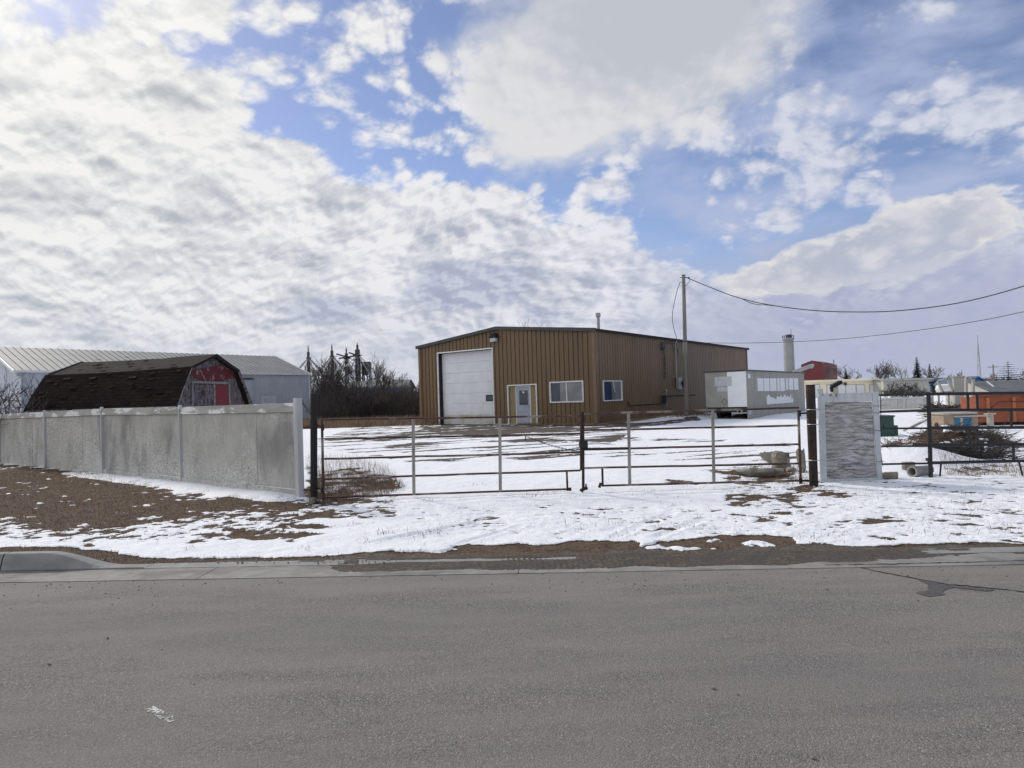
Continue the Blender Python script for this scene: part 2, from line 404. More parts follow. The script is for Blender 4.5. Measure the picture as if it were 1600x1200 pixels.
M['wood_cap'] = surf('grey_board', (0.33, 0.33, 0.30), (0.46, 0.45, 0.42), 6, 0.85, 0.5, 0.004, st=(.15, .15, 1), c3=(0.78, 0.78, 0.76), t3=(0.52, 0.58), s3=3.2, st3=(.4, .4, 1.6))
M['pole'] = surf('weathered_pole', (0.15, 0.135, 0.12), (0.25, 0.23, 0.21), 8, 0.85, 0.5, 0.01, st=(1, 1, .06), c3=(0.08, 0.07, 0.06), t3=(0.6, 0.7), s3=5, st3=(1, 1, .1))
M['silo_concrete'] = surf('silo_concrete', (0.21, 0.215, 0.215), (0.27, 0.275, 0.27), 0.4, 0.85, 0.1, 0.02, c3=(0.17, 0.17, 0.17), t3=(0.55, 0.75), s3=.3, st3=(1, 1, .2))
M['kerb_face'] = surf('kerb_face', (0.21, 0.21, 0.205), (0.28, 0.28, 0.27), 6, 0.85, 0.4, 0.003, c3=(0.20, 0.195, 0.185), t3=(0.52, 0.7), s3=2.5, st3=(.6, 1, 2))
M['concrete'] = surf('concrete', (0.27, 0.265, 0.25), (0.36, 0.35, 0.33), 5, 0.85, 0.4, 0.004, c3=(0.16, 0.155, 0.15), t3=(0.55, 0.72), s3=2.2)
M['kerb'] = surf('kerb_concrete', (0.20, 0.19, 0.175), (0.27, 0.26, 0.24), 6, 0.85, 0.4, 0.003, c3=(0.15, 0.14, 0.13), t3=(0.46, 0.62), s3=2.5, st3=(.6, 1, 2))
M['rubble'] = surf('broken_concrete', (0.17, 0.155, 0.13), (0.29, 0.265, 0.22), 6, 0.9, 0.8, 0.02, c3=(0.10, 0.085, 0.07), t3=(0.52, 0.66), s3=3)
M['grey_metal'] = surf('grey_steel_siding', (0.40, 0.42, 0.46), (0.46, 0.48, 0.52), 1.2, 0.5, 0, c3=(0.27, 0.29, 0.32), t3=(0.55, 0.8), s3=0.6, st3=(1, 1, .3))
M['grey_roof'] = surf('pale_steel_roof', (0.20, 0.205, 0.205), (0.25, 0.255, 0.25), 1.0, 0.65, 0, c3=(0.17, 0.175, 0.175), t3=(0.55, 0.8), s3=0.7)
M['trailer'] = surf('putty_grey_paint', (0.27, 0.265, 0.235), (0.33, 0.325, 0.29), 2, 0.6, 0.1, 0.003, c3=(0.22, 0.215, 0.19), t3=(0.55, 0.75), s3=1.5, st3=(1, 1, .3))
M['trailer_white'] = surf('white_patch_paint', (0.74, 0.76, 0.78), (0.80, 0.81, 0.83), 2, 0.55, 0.05, 0.002)
M['faded'] = surf('faded_paint_patch', (0.42, 0.44, 0.46), (0.52, 0.54, 0.56), 7, 0.6, 0, c3=(0.33, 0.33, 0.32), t3=(0.58, 0.66), s3=6)
M['under'] = surf('dark_underside', (0.010, 0.010, 0.011), (0.025, 0.024, 0.024), 3, 0.9, 0)
M['rubber'] = surf('tyre_rubber', (0.015, 0.015, 0.016), (0.03, 0.03, 0.03), 8, 0.85, 0.2, 0.003)
M['red_paint'] = surf('peeling_red_paint', (0.085, 0.007, 0.010), (0.13, 0.011, 0.016), 5, 0.75, 0.3, 0.003, c3=(0.20, 0.17, 0.16), t3=(0.56, 0.62), s3=3.5)
M['red_metal'] = surf('red_steel_siding', (0.12, 0.018, 0.020), (0.17, 0.027, 0.028), 0.6, 0.6, 0.05, 0.01)
M['yellow'] = surf('cream_siding', (0.78, 0.71, 0.52), (0.82, 0.76, 0.58), 0.5, 0.6, 0)
M['putty'] = surf('grey_beige_siding', (0.36, 0.36, 0.33), (0.42, 0.42, 0.39), 0.5, 0.6, 0)
M['green'] = surf('dark_green_paint', (0.010, 0.045, 0.035), (0.018, 0.065, 0.05), 3, 0.4, 0.1, 0.003, c3=(0.03, 0.05, 0.045), t3=(0.6, 0.7), s3=3)
M['orange'] = surf('orange_paint', (0.20, 0.048, 0.020), (0.29, 0.075, 0.030), 3, 0.6, 0.2, 0.004, c3=(0.13, 0.045, 0.025), t3=(0.55, 0.68), s3=2.5, st3=(1, 1, .35))
M['orange_lip'] = surf('bright_orange_rib', (0.32, 0.10, 0.04), (0.38, 0.13, 0.055), 5, 0.6, 0.1, 0.003)
M['bluepanel'] = surf('blue_louvre_paint', (0.03, 0.15, 0.28), (0.05, 0.20, 0.34), 4, 0.6, 0.1, 0.003)
M['tan'] = surf('tan_plywood', (0.28, 0.21, 0.15), (0.36, 0.28, 0.20), 6, 0.8, 0.3, 0.003, st=(.3, .3, 1))
M['lightwood'] = surf('bleached_timber', (0.33, 0.32, 0.28), (0.45, 0.43, 0.38), 8, 0.8, 0.3, 0.003, st=(1, 1, .2))
M['tank'] = surf('white_tank', (0.6, 0.6, 0.58), (0.7, 0.7, 0.68), 3, 0.4, 0.05, 0.003)
M['bluewall'] = surf('blue_steel_siding', (0.02, 0.07, 0.22), (0.03, 0.10, 0.28), 2, 0.5, 0)
M['blueroof'] = surf('blue_roof', (0.05, 0.10, 0.18), (0.07, 0.13, 0.22), 1, 0.6, 0)
M['roof_grey'] = surf('grey_shingles', (0.10, 0.105, 0.11), (0.16, 0.165, 0.17), 2, 0.85, 0.3, 0.01, st=(1, 1, 5))
M['bark'] = surf('bare_bark', (0.060, 0.052, 0.047), (0.10, 0.088, 0.078), 6, 0.9, 0, big=0.5)
M['twig'] = surf('grey_brown_twigs', (0.040, 0.033, 0.030), (0.085, 0.070, 0.062), 0.6, 0.9, 0)
M['twig_pale'] = surf('pale_twigs', (0.17, 0.15, 0.135), (0.24, 0.21, 0.185), 0.6, 0.9, 0)
M['dryleaf'] = surf('dry_leaves', (0.06, 0.028, 0.018), (0.11, 0.055, 0.03), 3, 0.9, 0)
M['spruce'] = surf('spruce_needles', (0.012, 0.022, 0.014), (0.028, 0.042, 0.024), 1.5, 0.9, 0, big=0.5)
M['drygrass'] = surf('dead_grass', (0.115, 0.075, 0.045), (0.25, 0.17, 0.10), 9, 0.9, 0, big=0.5)
M['tallgrass'] = surf('tan_tall_grass', (0.16, 0.105, 0.065), (0.30, 0.21, 0.135), 3, 0.9, 0, big=0.5)
M['weed'] = surf('brown_weed_stalks', (0.085, 0.050, 0.035), (0.19, 0.12, 0.075), 8, 0.9, 0, big=0.5)
M['snow'] = None
M['cable'] = surf('black_cable', (0.012, 0.012, 0.013), (0.02, 0.02, 0.02), 4, 0.5, 0)
def _glass(name, c, rough=0.04, c2=None):
    m, t, b, co = base_mat(name)
    n = t.noise(co, 1.3, 3, 0.5)
    t.L.new(t.mix(t.sstep(n, 0.35, 0.65), c, c2 or tuple(x*1.5 for x in c)), b.inputs['Base Color'])
    b.inputs['Roughness'].default_value = rough; b.inputs['Specular IOR Level'].default_value = 0.6
    return m
M['glass'] = _glass('dark_window_glass', (0.015, 0.02, 0.035))
M['glass_curtain'] = _glass('curtained_window_glass', (0.13, 0.14, 0.15), 0.08, (0.20, 0.21, 0.22))
M['glass_blue'] = _glass('blue_window_glass', (0.02, 0.035, 0.075))
def snow_nodes(t, co):
    n = t.noise(co, 1.4, 5, 0.5)
    return t.mix(n, (0.83, 0.85, 0.89), (0.90, 0.91, 0.93))
def _snow():
    m, t, b, co = base_mat('snow'); t.L.new(snow_nodes(t, co), b.inputs['Base Color']); b.inputs['Roughness'].default_value = 0.7
    b.inputs['Specular IOR Level'].default_value = 0.25
    bump(t, b, t.noise(co, 9, 8, 0.6), 0.6, 0.03); return m
M['snow'] = _snow()
def _shingle():
    m, t, b, co = base_mat('brown_shingles')
    br = t.n('ShaderNodeTexBrick'); uv = t.n('ShaderNodeUVMap').outputs[0]
    t.L.new(uv, br.inputs['Vector']); br.inputs['Scale'].default_value = 1
    br.inputs['Brick Width'].default_value = 0.32; br.inputs['Row Height'].default_value = 0.14
    br.inputs['Mortar Size'].default_value = 0.010; br.offset = 0.5
    br.inputs['Color1'].default_value = (0.012, 0.009, 0.008, 1); br.inputs['Color2'].default_value = (0.026, 0.017, 0.014, 1); br.inputs['Mortar'].default_value = (0.004, 0.003, 0.003, 1)
    n = t.noise(co, 2.5, 8, 0.6)
    c = t.mix(t.sstep(n, 0.55, 0.75), br.outputs[0], (0.026, 0.020, 0.017))
    t.L.new(c, b.inputs['Base Color']); b.inputs['Roughness'].default_value = 0.95
    b.inputs['Specular IOR Level'].default_value = 0.15
    h = t.math('SUBTRACT', t.math('MULTIPLY', t.noise(co, 60, 4, 0.6), 0.3), br.outputs['Fac']); bump(t, b, h, 0.7, 0.015)
    return m
M['shingle'] = _shingle()
def _plywood(name, horiz=True, base=(0.30, 0.30, 0.285), dark=(0.14, 0.135, 0.135), pale=(0.46, 0.46, 0.45), wave=1.0, thr=(0.42, 0.58)):
    m, t, b, co = base_mat(name)
    w = t.noise(t.scale(co, (1, 1, 1)), 2.2, 3, 0.5)
    v = t.scale(co, (1.3, 1.3, 11) if horiz else (3, 3, 1.2))
    v = t.vmath('ADD', v, t.comb(0.0, 0.0, t.math('MULTIPLY', w, 5.0*wave)))
    g = t.noise(v, 2.3, 8, 0.62, 0.6)
    g2 = t.noise(t.scale(co, (3.5, 3.5, 30) if horiz else (12, 12, 3), loc=(2, 5, 1)), 1.6, 8, 0.72, 0.4)
    g = t.math('ADD', t.math('MULTIPLY', g, 0.55), t.math('MULTIPLY', g2, 0.45))
    n2 = t.noise(co, 1.1, 5, 0.55); fine = t.noise(co, 45, 5, 0.7)
    c = t.mix(t.sstep(t.math('ADD', g, t.math('MULTIPLY', t.math('SUBTRACT', fine, .5), .25)), thr[0], thr[1]), dark, pale)
    c = t.mix(t.sstep(n2, 0.38, 0.62, 0.0, 0.55), c, base)
    c = t.mix(t.sstep(t.noise(t.scale(co, (1, 1, 2.5), loc=(8, 1, 3)), 3.0, 8, 0.65), 0.56, 0.64, 0, 0.7), c, pale)
    t.L.new(c, b.inputs['Base Color']); b.inputs['Roughness'].default_value = 0.85
    b.inputs['Specular IOR Level'].default_value = 0.2
    bump(t, b, g, 0.5, 0.006); return m
M['ply_panel'] = _plywood('peeling_plywood', True, (0.28, 0.28, 0.28), (0.135, 0.132, 0.13), (0.49, 0.49, 0.485), 0.42)
def _fenceply():
    m, t, b, co = base_mat('weathered_fence_plywood')
    n1 = t.noise(co, 1.3, 6, 0.6); n2 = t.noise(t.scale(co, (6, 6, 1)), 3, 6, 0.6)
    fl = t.noise(t.scale(co, (1, 1, 1.7)), 16, 7, 0.68)
    reg = t.sstep(t.noise(co, 0.55, 4, 0.5), 0.40, 0.62)
    c = t.mix(t.sstep(n1, 0.3, 0.7), (0.38, 0.37, 0.34), (0.50, 0.49, 0.455))
    c = t.mix(t.math('MULTIPLY', t.sstep(n2, 0.4, 0.75), 0.35), c, (0.62, 0.61, 0.58))
    c = t.mix(t.math('MULTIPLY', t.sstep(fl, 0.50, 0.66), t.math('MULTIPLY', reg, 0.8)), c, (0.78, 0.77, 0.74))
    c = t.mix(t.math('MULTIPLY', t.sstep(fl, 0.46, 0.34), t.math('MULTIPLY_ADD', reg, 0.75, 0.15)), c, (0.18, 0.18, 0.17))
    st = t.noise(t.scale(co, (1, 1, .5), loc=(3, 9, 2)), 1.0, 6, 0.6)
    c = t.mix(t.sstep(st, 0.50, 0.70, 0, 0.7), c, (0.20, 0.195, 0.185))
    t.L.new(c, b.inputs['Base Color']); b.inputs['Roughness'].default_value = 0.9
    b.inputs['Specular IOR Level'].default_value = 0.2
    bump(t, b, fl, 0.5, 0.006); return m
M['fenceply'] = _fenceply()
M['shed_wall'] = _plywood('peeled_shed_wall', False, (0.115, 0.088, 0.092), (0.035, 0.020, 0.024), (0.20, 0.185, 0.19), 0.3)
# ================================================================ GROUND
def hash2(ix, iy, seed):
    n = (ix.astype(np.int64)*374761393 + iy.astype(np.int64)*668265263 + seed*974634777) & 0x7fffffff
    n = ((n ^ (n >> 13))*1274126177) & 0x7fffffff
    return ((n ^ (n >> 16)) & 0xffff)/65535.0
def vnoise(x, y, seed):
    ix = np.floor(x); iy = np.floor(y); fx = x-ix; fy = y-iy
    fx = fx*fx*(3-2*fx); fy = fy*fy*(3-2*fy)
    a = hash2(ix, iy, seed); b = hash2(ix+1, iy, seed); c = hash2(ix, iy+1, seed); d = hash2(ix+1, iy+1, seed)
    return (a*(1-fx)+b*fx)*(1-fy)+(c*(1-fx)+d*fx)*fy
def fbm(x, y, sc, oct=5, seed=1, rough=0.55):
    r = 0; amp = 1; tot = 0; c, s = math.cos(0.6), math.sin(0.6)
    for k in range(oct):
        r = r + amp*vnoise(x*sc, y*sc, seed+k*17); tot += amp; amp *= rough
        x, y = (c*x-s*y)*2.03+3.1, (s*x+c*y)*2.03+1.7
    return r/tot
def smooth(x, a, b):
    t = np.clip((x-a)/(b-a), 0, 1); return t*t*(3-2*t)
def poly_in(px, py, poly):
    ins = np.zeros(px.shape, bool); n = len(poly)
    for i in range(n):
        x0, y0 = poly[i]; x1, y1 = poly[(i+1) % n]
        if y0 == y1: continue
        c = ((y0 > py) != (y1 > py)) & (px < (x1-x0)*(py-y0)/(y1-y0)+x0)
        ins ^= c
    return ins
def yE(x): return 5.91 - 0.0515*x      # edge between asphalt and gutter
def ground_masks(x, y):
    """returns snow coverage field, dirt amount, and the height of the bare ground"""
    px, py = proj_np(x, y, np.zeros_like(x))
    t = y - yE(x)
    vis = (y > 4)
    wob = (fbm(x, y, 1.6, 5, 11)-0.5)
    f1 = fbm(x, y, 2.6, 6, 3); f2 = fbm(x, y, 0.45, 4, 5); f3 = fbm(x, y, 9.0, 4, 9); fs = fbm(x*0.8, y*1.0, 1.1, 6, 31)
    s = 0.98 + (f1-0.5)*0.9 + (f2-0.5)*0.35
    # warped picture-plane position of each ground point keeps region edges ragged
    qx = px + wob*60*np.clip(10/np.maximum(y, 1), 0.1, 1); qy = py + (fbm(x, y, 2.2, 5, 21)-0.5)*34*np.clip(10/np.maximum(y, 1), 0.05, 1)**1.3
    # brown verge on the left
    BP = [(-700, 722), (0, 724), (60, 729), (130, 738), (215, 757), (300, 773), (385, 783), (425, 790), (380, 803), (290, 812), (170, 824), (60, 818), (-60, 812), (-700, 830)]
    brown_f = np.mean([poly_in(qx+a*(f3-0.3)*2, qy+b*(f3-0.35)*2, BP) for a, b in ((0, 0), (26, 9), (-26, -9), (45, -5), (-40, 7), (10, 14))], axis=0); brown = brown_f > .5
    s = s - brown_f*vis*0.95 + brown_f*vis*1.9*np.maximum(0, fbm(x, y*1.6, 3.6, 5, 88)-0.655)*3
    trans = poly_in(qx, qy, [(-700, 812), (400, 795), (520, 800), (420, 838), (200, 848), (-700, 852)]) & ~brown
    s = s - np.where(trans & vis, 0.44+(f3-0.5)*1.5, 0)
    # strip along the kerb where the snow ends
    bx = [-2000, 0, 140, 200, 350, 430, 520, 575, 640, 700, 722, 760, 830, 960, 990, 1005, 1060, 1130, 1150, 1235, 1245, 1300, 1600, 2400]
    by = [845, 856, 858, 868, 873, 869, 867, 862, 861, 859, 852, 850, 851, 846, 840, 850, 845, 836, 839, 838, 850, 851, 847, 835]
    edge = np.interp(px, bx, by) + (fbm(x, y, 3.2, 6, 41)-0.5)*13
    s = np.where((py > edge) & vis, s-1.2, s)
    # tongues and islands of snow left on the brown strip
    for cx, cy, rx, ry in ((670, 856, 52, 6), (1075, 856, 65, 4.2), (1195, 851, 24, 6.5), (1015, 851, 14, 5), (1120, 845, 14, 3)):
        s = s + (0.2+4.2*np.maximum(0, fbm(x, y, 6.0, 5, 93)-0.30))*np.exp(-(((px-cx+wob*50)/rx)**2+((py-cy+wob*6)/ry)**2)**1.5)*vis
    # bare holes in the snow
    hn = 0.35+2.4*np.maximum(0, fbm(x*0.7, y*1.2, 5.0, 5, 91)-0.28)
    for cx, cy, rx, ry in ((465, 821, 26, 4), (372, 832, 12, 5), (462, 834, 24, 3.5), (430, 790, 30, 5), (520, 803, 22, 3), (1368, 813, 24, 4), (1170, 776, 20, 3.5), (1225, 774, 16, 3),
                           (1218, 782, 14, 2.5), (1222, 800, 16, 2.5), (1290, 770, 22, 2.5), (1300, 775, 10, 2), (1135, 776, 8, 2), (1200, 812, 14, 2), (1040, 825, 14, 2), (1375, 840, 8, 2), (585, 846, 12, 2),
                           (480, 771, 14, 5), (545, 783, 34, 4), (1065, 752, 30, 3.5), (880, 838, 10, 2), (155, 851, 12, 2), (305, 847, 14, 3), (1255, 764, 14, 4), (1150, 738, 46, 5), (1200, 742, 30, 5)):
        s = s - 1.0*hn*np.exp(-(((px-cx+wob*70)/(rx*1.15))**2+((py-cy+(f1-.5)*14)/(ry*1.2))**2)**1.0)*vis
    # weeds inside the left gate
    wd = poly_in(qx, qy, [(490, 735), (560, 733), (620, 744), (634, 762), (600, 775), (540, 782), (480, 784)])
    s = s - np.where(wd & vis, 0.40, 0)
    wd2 = poly_in(qx, qy, [(480, 716), (560, 718), (600, 735), (480, 738)])
    s = s - np.where(wd2 & vis, 0.22, 0)
    for RP, am in (([(1130, 752), (1650, 748), (1650, 808), (1250, 800), (1130, 785)], .17), ([(480, 768), (640, 772), (620, 800), (440, 812), (380, 800)], .36), ([(640, 790), (1130, 790), (1130, 835), (640, 835)], .10), ([(1130, 800), (1650, 805), (1650, 845), (1150, 835)], .14)):
        s = s - np.where(poly_in(qx, qy, RP) & vis, am+(fbm(x, y*1.7, 7.5, 4, 71)-0.5)*1.5, 0)
    # yard: dark melt streaks and the bare ground at the big door
    yard = poly_in(px, py, [(480, 690), (560, 668), (680, 664), (1000, 668), (960, 690), (900, 716), (640, 722), (500, 700)])
    trk = fbm(x*0.35+y*0.12, y*1.6-x*0.55, 1.3, 6, 61)
    s = s - np.where(yard & vis, 0.30+(trk-0.5)*3.6, 0)
    y2 = poly_in(px, py, [(900, 680), (1240, 690), (1250, 716), (1150, 722), (900, 712)])
    s = s - np.where(y2 & vis, 0.14+(trk-0.5)*2.4, 0)
    door = poly_in(qx, py, [(655, 662), (800, 663), (1010, 660), (1090, 652), (1100, 656), (1000, 668), (860, 676), (700, 682), (600, 690), (560, 686), (660, 672)])
    s = s - np.where(door & vis, 0.62, 0)
    # dry grass band in front of the thicket
    s = s - 1.1*np.where(poly_in(qx, py, [(300, 690), (440, 672), (470, 661), (655, 658), (700, 646), (640, 636), (300, 640)]) & vis, 1, 0)
    s = s - 0.40*np.where(poly_in(qx, qy, [(1460, 727), (1800, 722), (1800, 742), (1470, 742)]) & vis, 1, 0)
    s = s - 0.28*np.where(poly_in(qx, qy, [(1145, 722), (1260, 716), (1290, 757), (1270, 765), (1140, 752)]) & vis, 1, 0)
    far = smooth(y, 55, 110)
    s = s - far*0.25
    s = np.where(t < 0.30, -0.5, s)
    # dirt: 0 grass, 1 mud and gravel
    d = 0.55*smooth(1.1-t + wob*1.2, 0.0, 0.5) + 0.55*smooth(0.75-t+wob*0.4, 0, 0.25)
    d = np.maximum(d, np.where((yard | door | y2) & vis, 0.75, 0))
    d = np.clip(d, 0, 1)
    # height
    h = -0.012 + (f2-0.5)*0.035*smooth(t, 0.6, 3) + (f1-0.5)*0.012
    # snow banked against the left fence and a berm along its foot
    return s, d, h, px, py, t, wob, f1, f3
# fence lines (the ground meets them)
LG0 = gnd(470, 777); LG1 = gnd(0, 722.5)
FL = Fr(LG0, LG1-LG0)
nx = 860
Tn = np.concatenate([-np.linspace(6.0, 1.15, 26), np.linspace(-1.12, 1.12, nx), np.linspace(1.15, 6.0, 26)])
ts = []; tcur = -0.1
while tcur < 4000:
    ts.append(tcur); d_ = 6+tcur; tcur += max(0.012, min(d_*d_/3600, d_*0.12))
ts = np.array(ts)
TT, XX = np.meshgrid(ts, Tn, indexing='ij')
gx = XX*(5.8+TT); gy = yE(gx*np.clip(1-TT/200, 0, 1)) + TT
s_, d_, h_, px_, py_, t_, wob_, f1_, f3_ = ground_masks(gx, gy)
cov_ = smooth(s_, 0.40, 0.60)
gz = h_ + cov_*(0.008 + 0.018*smooth(s_, 0.6, 1.4))*smooth(t_, 0.3, 0.8) + (f3_-0.5)*0.012*(1-cov_) + (f3_-0.5)*0.010*cov_
# distance to the left fence line
dn = (gx-LG0.x)*FL.N.x + (gy-LG0.y)*FL.N.y; du = (gx-LG0.x)*FL.U.x + (gy-LG0.y)*FL.U.y
dn = np.where(FL.N.y < 0, dn, -dn)
bank = np.exp(-((dn-0.28)/0.30)**2)*smooth(du, -0.6, 0.4)*smooth(11.0-du, 0, 3)*(0.5+fbm(gx, gy, 1.3, 3, 77))
gz += bank*0.075; cov_b = smooth(bank, 0.22, 0.5); s_ = s_ + cov_b*1.3
# the mud washed over the gutter in the driveway
mud = smooth(px_, 330, 620)*smooth(1720-px_, 0, 450)
mz = np.interp(px_, [0, 340, 480, 620, 1000, 1150, 1300, 1600, 1800], [-0.05, -0.03, -0.002, 0.012, 0.017, 0.013, 0.006, 0.001, -0.006])
mud_h = mz + (fbm(gx*0.6, gy, 3.0, 5, 51)-0.5)*0.022 + (f3_-0.5)*0.004 + 0.030*(t_-0.22) - 0.030*(1-smooth(t_+(f1_-.5)*.16, 0.02, 0.17)) - 0.018*np.exp(-((t_-0.52+(f1_-.5)*.1)/.07)**2)*(px_ > 560)*(px_ < 900)
tyre = np.sin(gx*2*math.pi/0.055+np.sin(gx*3)*1.2)*0.0022*((px_ > 780) & (px_ < 1050))
mb_ = 1-(1-smooth(t_, 0.56, 0.76))*smooth(px_, 300, 380)*smooth(2400-px_, 0, 300)
mb_ = np.where(px_ <= 380, np.maximum(mb_, smooth(t_, 0.30, 0.5)), mb_)
gz = np.where(t_ < 0.78, gz*mb_+(1-mb_)*(mud_h+tyre), gz)
gz = np.where(t_ < 0.02, -0.03, gz)
gz = np.where((px_ < 165) & (t_ < 0.66) & (gx < 0), -0.05, gz)   # under the kerb
# soil rises behind the kerb
gz += np.where((px_ < 165) & (t_ > 0.60) & (gx < 0), 0.085*smooth(1.8-t_, 0, 1.0)*smooth(150-px_, 0, 60), 0)
cl_ = at(1500, 700, 13.6); s_ = s_ - np.exp(-((gx-cl_.x)/1.3)**2-((gy-13.7)/.75)**2)*(0.20+(f1_-.5)*2.2)
# furrows pressed into the snow by tyres and boots
def furrow(p, q, w, dep):
    a = gnd(*p); b_ = gnd(*q); L = ((b_.x-a.x)**2+(b_.y-a.y)**2)**.5; ux, uy = (b_.x-a.x)/L, (b_.y-a.y)/L
    tt = (gx-a.x)*ux+(gy-a.y)*uy; nn_ = (gx-a.x)*-uy+(gy-a.y)*ux+(f1_-.5)*.15
    k = smooth(tt, 0, .3)*smooth(L-tt, 0, .3)
    return k*(-dep*np.exp(-(nn_/w)**2)+dep*.55*np.exp(-((np.abs(nn_)-w*1.7)/(w*.6))**2))
gz += furrow((560, 852), (770, 812), .07, .026)+furrow((700, 856), (830, 818), .05, .014)+furrow((1010, 846), (1110, 806), .06, .016)+furrow((950, 846), (1060, 795), .06, .012)+furrow((600, 806), (1000, 801), .05, .012)
# the snow mound and debris heap on the right
def mound(cx, cy, rx, ry, hh, p=1.0, seed=3):
    q = ((gx-cx)/rx)**2+((gy-cy)/ry)**2
    return hh*np.exp(-q**p)
MPOS = at(1402, 690, 13.6)
mnd = mound(MPOS.x-0.0, 13.2, 0.95, 1.0, 0.36, 1.1)
gz += mnd; s_ = s_ + smooth(mnd, 0.03, 0.15)*0.8
for (ppx, ppy, dd, rx, ry, hh) in ((1458, 672, 16.0, 0.8, 1.1, 0.25), (1498, 676, 15.8, 0.9, 1.0, 0.20), (1545, 690, 15.2, 1.1, 0.9, 0.15)):
    c0 = at(ppx, ppy, dd); m_ = mound(c0.x, dd, rx, ry, hh)
    gz += m_*(0.8+0.4*f1_); s_ = s_ - smooth(m_, 0.035, 0.11)*0.64; d_ = np.maximum(d_, 0)
c0 = gnd(1073, 652); m_ = mound(c0.x, c0.y, 5, 2.4, 0.14); gz += m_
gz = gz*np.where(gy > 70, 0.3, 1)
n0, n1 = gx.shape
V = np.stack([gx, gy, gz], -1).reshape(-1, 3)
idx = np.arange(n0*n1).reshape(n0, n1)
Fq = np.stack([idx[:-1, :-1], idx[:-1, 1:], idx[1:, 1:], idx[1:, :-1]], -1).reshape(-1, 4)
def np_mesh(name, V, F, mat, smooth_=True):
    me = bpy.data.meshes.new(name); me.vertices.add(len(V)); me.vertices.foreach_set('co', V.astype(np.float32).ravel())
    k = F.shape[1]; me.loops.add(F.size); me.loops.foreach_set('vertex_index', F.astype(np.int32).ravel())
    me.polygons.add(len(F)); me.polygons.foreach_set('loop_start', (np.arange(len(F))*k).astype(np.int32)); me.polygons.foreach_set('loop_total', np.full(len(F), k, np.int32))
    me.polygons.foreach_set('use_smooth', np.full(len(F), smooth_, bool)); me.update(calc_edges=True); me.validate()
    me.materials.append(mat); o = bpy.data.objects.new(name, me); COL.objects.link(o); return o
def height_at(x, y):
    """ground height near a point (looked up in the sheet)"""
    j = np.clip(np.searchsorted(ts, y - yE(x)), 1, len(ts)-1); i = np.clip(np.searchsorted(Tn, x/(5.8+ts[j])), 0, len(Tn)-1)
    return gz[j, i]
def _ground():
    m, t, b, co = base_mat('snow_and_dead_grass')
    at_s = t.n('ShaderNodeAttribute', attribute_name='snow').outputs['Fac']
    at_d = t.n('ShaderNodeAttribute', attribute_name='dirt').outputs['Fac']
    fine = t.noise(co, 14, 6, 0.65); mid = t.noise(co, 3.5, 6, 0.6)
    s = addall2(t, at_s, t.math('MULTIPLY', t.math('SUBTRACT', fine, 0.5), 0.75))
    sm = t.sstep(s, 0.44, 0.54)
    vg = t.scale(co, (1, 1, 1))
    gfine = t.noise(vg, 40, 5, 0.7)
    grass = t.mix(t.sstep(gfine, 0.35, 0.68), (0.060, 0.041, 0.029), (0.185, 0.132, 0.092))
    grass = t.mix(t.sstep(mid, 0.4, 0.7), grass, t.mix(t.sstep(gfine, 0.35, 0.7), (0.045, 0.028, 0.020), (0.120, 0.075, 0.048)))
    gr = t.voro(co, 70, 'F1', 'Color'); gv = t.noise(co, 30, 6, 0.7)
    mudc = t.mix(t.sstep(gv, 0.35, 0.7), (0.060, 0.049, 0.040), (0.165, 0.136, 0.108))
    mudc = t.mix(t.sstep(mid, 0.42, 0.62), mudc, (0.085, 0.077, 0.070))
    grav = t.mix(t.sstep(t.math('MULTIPLY_ADD', gv, 0.6, t.math('MULTIPLY', t.vmath('DOT_PRODUCT', gr, (0.33, 0.33, 0.33)), 0.4)), 0.3, 0.75), (0.05, 0.042, 0.034), (0.22, 0.19, 0.16))
    mudc = t.mix(t.sstep(at_d, 0.75, 0.45, 0, 0.8), mudc, grav)
    bare = t.mix(t.sstep(t.math('ADD', at_d, t.math('MULTIPLY', t.math('SUBTRACT', mid, 0.5), 0.6)), 0.28, 0.48), grass, mudc)
    c = t.mix(sm, bare, snow_nodes(t, co))
    t.L.new(c, b.inputs['Base Color']); t.L.new(t.sstep(sm, 0, 1, 0.95, 0.75), b.inputs['Roughness'])
    b.inputs['Specular IOR Level'].default_value = 0.2
    h = addall2(t, t.math('MULTIPLY', sm, 1.6), t.math('MULTIPLY', gfine, 0.55), t.math('MULTIPLY', t.noise(co, 9, 5, 0.55), 0.5), t.math('MULTIPLY', t.noise(co, 2.2, 4, 0.5), 1.9), t.math('MULTIPLY', t.noise(co, 22, 5, 0.6), 0.5))
    bump(t, b, h, 0.9, 0.026); return m
def addall2(t, *a):
    r = a[0]
    for q in a[1:]: r = t.math('ADD', r, q)
    return r
M['ground'] = _ground()
g = np_mesh('ground', V, Fq, M['ground']); struct(g)
for nm, arr in (('snow', s_), ('dirt', d_)):
    a = g.data.attributes.new(nm, 'FLOAT', 'POINT'); a.data.foreach_set('value', arr.astype(np.float32).ravel())
mb = MB()
for x0, x1, y0, y1 in ((-3000, 3000, -3000, -13), (-3000, -34, -13, 0), (34, 3000, -13, 0)):
    mb.quad((x0, y0, -.05), (x1, y0, -.05), (x1, y1, -.05), (x0, y1, -.05))
g2 = mb.build('ground', M['snow']); struct(g2)
